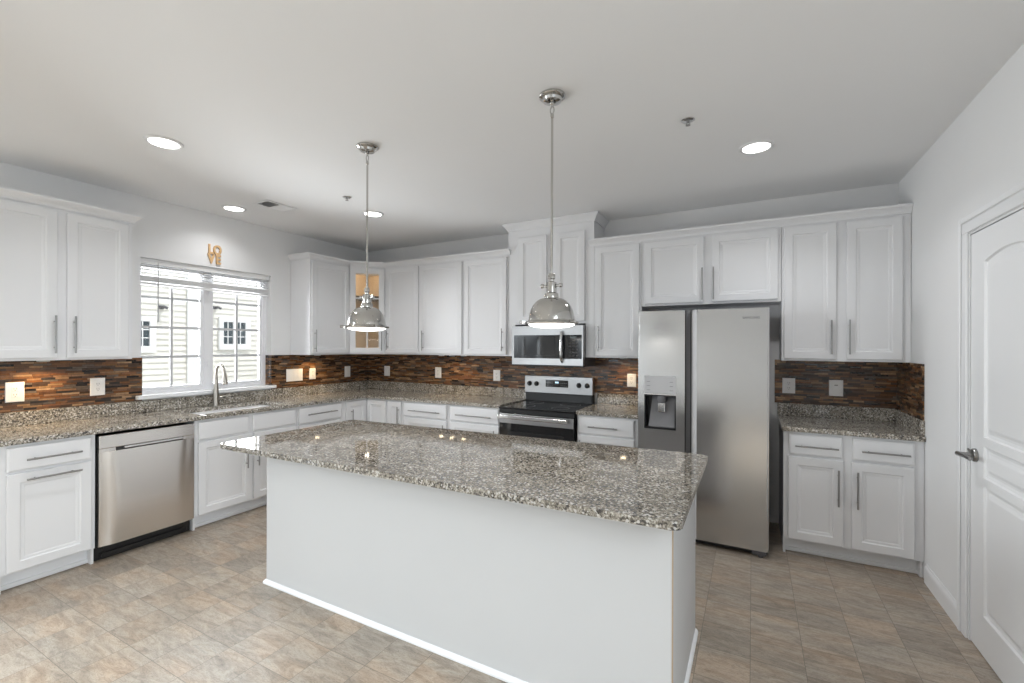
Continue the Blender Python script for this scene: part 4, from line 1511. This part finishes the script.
# air vent
av = thing('air_vent', 'rectangular white ceiling air register above the kitchen window', 'vent', (0.775, -1.868, CH - 0.0005))
m = MB()
m.M = Matrix.Rotation(R90, 4, 'X')      # plate() works in x,z: lay it flat
m.plate(-0.1, 0.1, -0.15, 0.15, 0.0, -0.0, []) if False else None
m = MB()
for x0, x1, y0, y1 in ((-0.1, -0.075, -0.15, 0.15), (0.075, 0.1, -0.15, 0.15), (-0.0745, 0.0745, -0.15, -0.125), (-0.0745, 0.0745, 0.125, 0.15), (-0.0745, 0.0745, -0.008, 0.008)):
    m.box(x0, x1, y0, y1, -0.006, 0, 0.001)
m.build('frame', 'trim', av)
MB().box(-0.0745, 0.0745, -0.1245, 0.1245, -0.0012, -0.0002).build('duct_opening', 'black', av)
for k in range(14):
    yy = -0.118 + k * 0.0088 if k < 7 else 0.0155 + (k - 7) * 0.0155
    if k < 7:
        yy = -0.116 + k * 0.0165
    m = MB(Matrix.Translation((0, yy, -0.005)) @ Matrix.Rotation(0.75 if k < 7 else -0.5, 4, 'X'))
    m.box(-0.074, 0.074, -0.0065 if k < 7 else -0.0085, 0.0065 if k < 7 else 0.0085, -0.0005, 0.0005)
    m.build('louvre', 'trim', av)

# under-cabinet puck lights
def puck():
    t = thing('puck_light', 'warm puck light under the cabinet left of the window', 'light', (0.15, -3.2, UB - 0.0005), group='under-cabinet puck lights')
    MB().lathe([(0.027, 0), (0.034, 0), (0.034, -0.01), (0.03, -0.013), (0.027, -0.012)], (0, 0, 0), 24, close=False).build('housing', 'lgrey', t)
    MB().lathe([(0.0265, -0.0005), (0.0265, -0.009), (0, -0.011)], (0, 0, 0), 24).build('lens', 'puck', t)
    return t


PU = [(0.15, -3.2, 'warm puck light under the cabinet left of the window', 7.0),
      (0.16, -0.93, 'warm puck light under the cabinet right of the window', 5.0),
      (1.38, -0.2, 'warm puck light under the back cabinets, left one of three in a row', 1.3),
      (1.53, -0.2, 'warm puck light under the back cabinets, middle one of three in a row', 1.3),
      (1.69, -0.2, 'warm puck light under the back cabinets, right one of three in a row', 1.3),
      (3.5, -0.17, 'warm puck light under the cabinet between microwave and refrigerator', 3.0)]
pk = puck()
for i, (x, y, lb_, pw) in enumerate(PU):
    if i:
        dup(pk, (x, y, UB - 0.0005), label=lb_)
    lamp('SPOT', 'puck_glow', (x, y, UB - 0.016), pw, (1.0, 0.70, 0.36), spot_size=2.6, spot_blend=0.6, shadow_soft_size=0.02)
lamp('POINT', 'cabinet_interior_glow', (0.3, -0.3, UT - 0.06), 1.3, (1.0, 0.76, 0.52), shadow_soft_size=0.02)
lamp('POINT', 'cabinet_interior_glow', (0.34, -0.34, UB + 0.3), 0.5, (1.0, 0.82, 0.62), shadow_soft_size=0.02)
pkc = thing('puck_light', 'tiny warm puck light inside the top of the glass-door corner cabinet', 'light', (0.33, -0.33, UT - 0.017), group='cabinet puck lights')
MB().lathe([(0, 0), (0.03, 0), (0.03, -0.01), (0, -0.012)], (0, 0, 0), 20).build('lens', 'puck', pkc)

# ================================================================= OUTLETS AND SWITCHES
def plate_mesh(w, hgt):
    m = MB()
    m.rings(-w / 2, w / 2, -hgt / 2, hgt / 2, [(0, -0.0002), (0, -0.003), (0.003, -0.006), (0.006, -0.0065)])
    return m


def outlet(label, loc, rz, w=0.092, hgt=0.132, gangs=('outlet',), group=None):
    t = thing('wall_outlet' if gangs[0] == 'outlet' else 'light_switch', label, 'outlet' if gangs[0] == 'outlet' else 'switch', loc, rz, group)
    plate_mesh(w, hgt).build('cover_plate', 'outlet', t)
    n = len(gangs)
    for i, gk in enumerate(gangs):
        cx = (i - (n - 1) / 2) * 0.046
        m = MB()
        if gk == 'outlet':
            for s in (-1, 1):
                m.box(cx - 0.017, cx + 0.017, -0.0085, -0.0067, s * 0.021 - 0.0165, s * 0.021 + 0.0165, 0.001)
            rc_ = m.build('socket', 'outlet', t)
            q = MB()
            for s in (-1, 1):
                for x in (-0.0065, 0.0065):
                    q.box(cx + x - 0.0015, cx + x + 0.0015, -0.0089, -0.0086, s * 0.021 - 0.002, s * 0.021 + 0.009)
                q.box(cx - 0.0025, cx + 0.0025, -0.0089, -0.0086, s * 0.021 - 0.012, s * 0.021 - 0.007)
            q.build('slot', 'slot', rc_)
        else:
            m.vprism([(cx - 0.0165, -0.033), (cx + 0.0165, -0.033), (cx + 0.0165, 0.033), (cx - 0.0165, 0.033)], -0.0095, -0.0067)
            m.build('rocker', 'outlet', t)
    return t


tx = TT + 0.0004
outlet('white double outlet plate on the tile at the photo\'s left edge', (tx, -3.305, 1.17), R90, 0.094, 0.14)
outlet('white outlet on the tile just left of the window', (tx, -2.852, 1.172), R90, 0.092, 0.138)
outlet('wide white three-gang switch plate just right of the window', (tx, -1.114, 1.166), R90, 0.205, 0.138, ('switch', 'switch', 'switch'))
outlet('white outlet right of the three-gang switch, lit by the puck light', (tx, -0.88, 1.168), R90, 0.088, 0.13)
outlet('white switch on the window wall just left of the corner', (tx, -0.36, 1.168), R90, 0.09, 0.138, ('switch',))
outlet('white switch on the back wall just right of the corner', (0.352, -tx, 1.168), 0, 0.095, 0.13, ('switch',))
outlet('white outlet on the back wall midway between corner and range', (1.187, -tx, 1.173), 0, 0.092, 0.13)
outlet('white outlet on the tile just left of the range', (2.016, -tx, 1.166), 0, 0.09, 0.125)
outlet('white outlet between the range and the refrigerator', (3.54, -tx, 1.17), 0, 0.088, 0.128)
outlet('white outlet on the tile beside the refrigerator gap', (4.852, -tx, 1.177), 0, 0.092, 0.128)
ot = outlet('white switch plate over the right counter, with a small dark indicator', (5.178, -tx, 1.172), 0, 0.094, 0.13, ('switch',))
MB().box(-0.012, 0.012, -0.0101, -0.0096, 0.02, 0.027).build('indicator', 'slot', ot)

# ================================================================= LETTERS OVER THE WINDOW
lv = thing('wall_letters', 'small light wood word sign in two rows above the kitchen window', 'sign', (0.001, -1.976, 2.29))
for ch, yy, zz in (('L', -0.036, 0.09), ('O', 0.026, 0.09), ('V', -0.03, 0.0), ('E', 0.034, 0.0)):
    text_mesh('letter', ch, 0.122, 0.007, 'wood', lv,
              Matrix.Translation((0.0075, yy, zz)) @ Matrix.Rotation(R90, 4, 'Z') @ Matrix.Rotation(R90, 4, 'X') @ Matrix.Scale(0.76, 4, (1, 0, 0)), bevel=0.0, offset=0.0045)
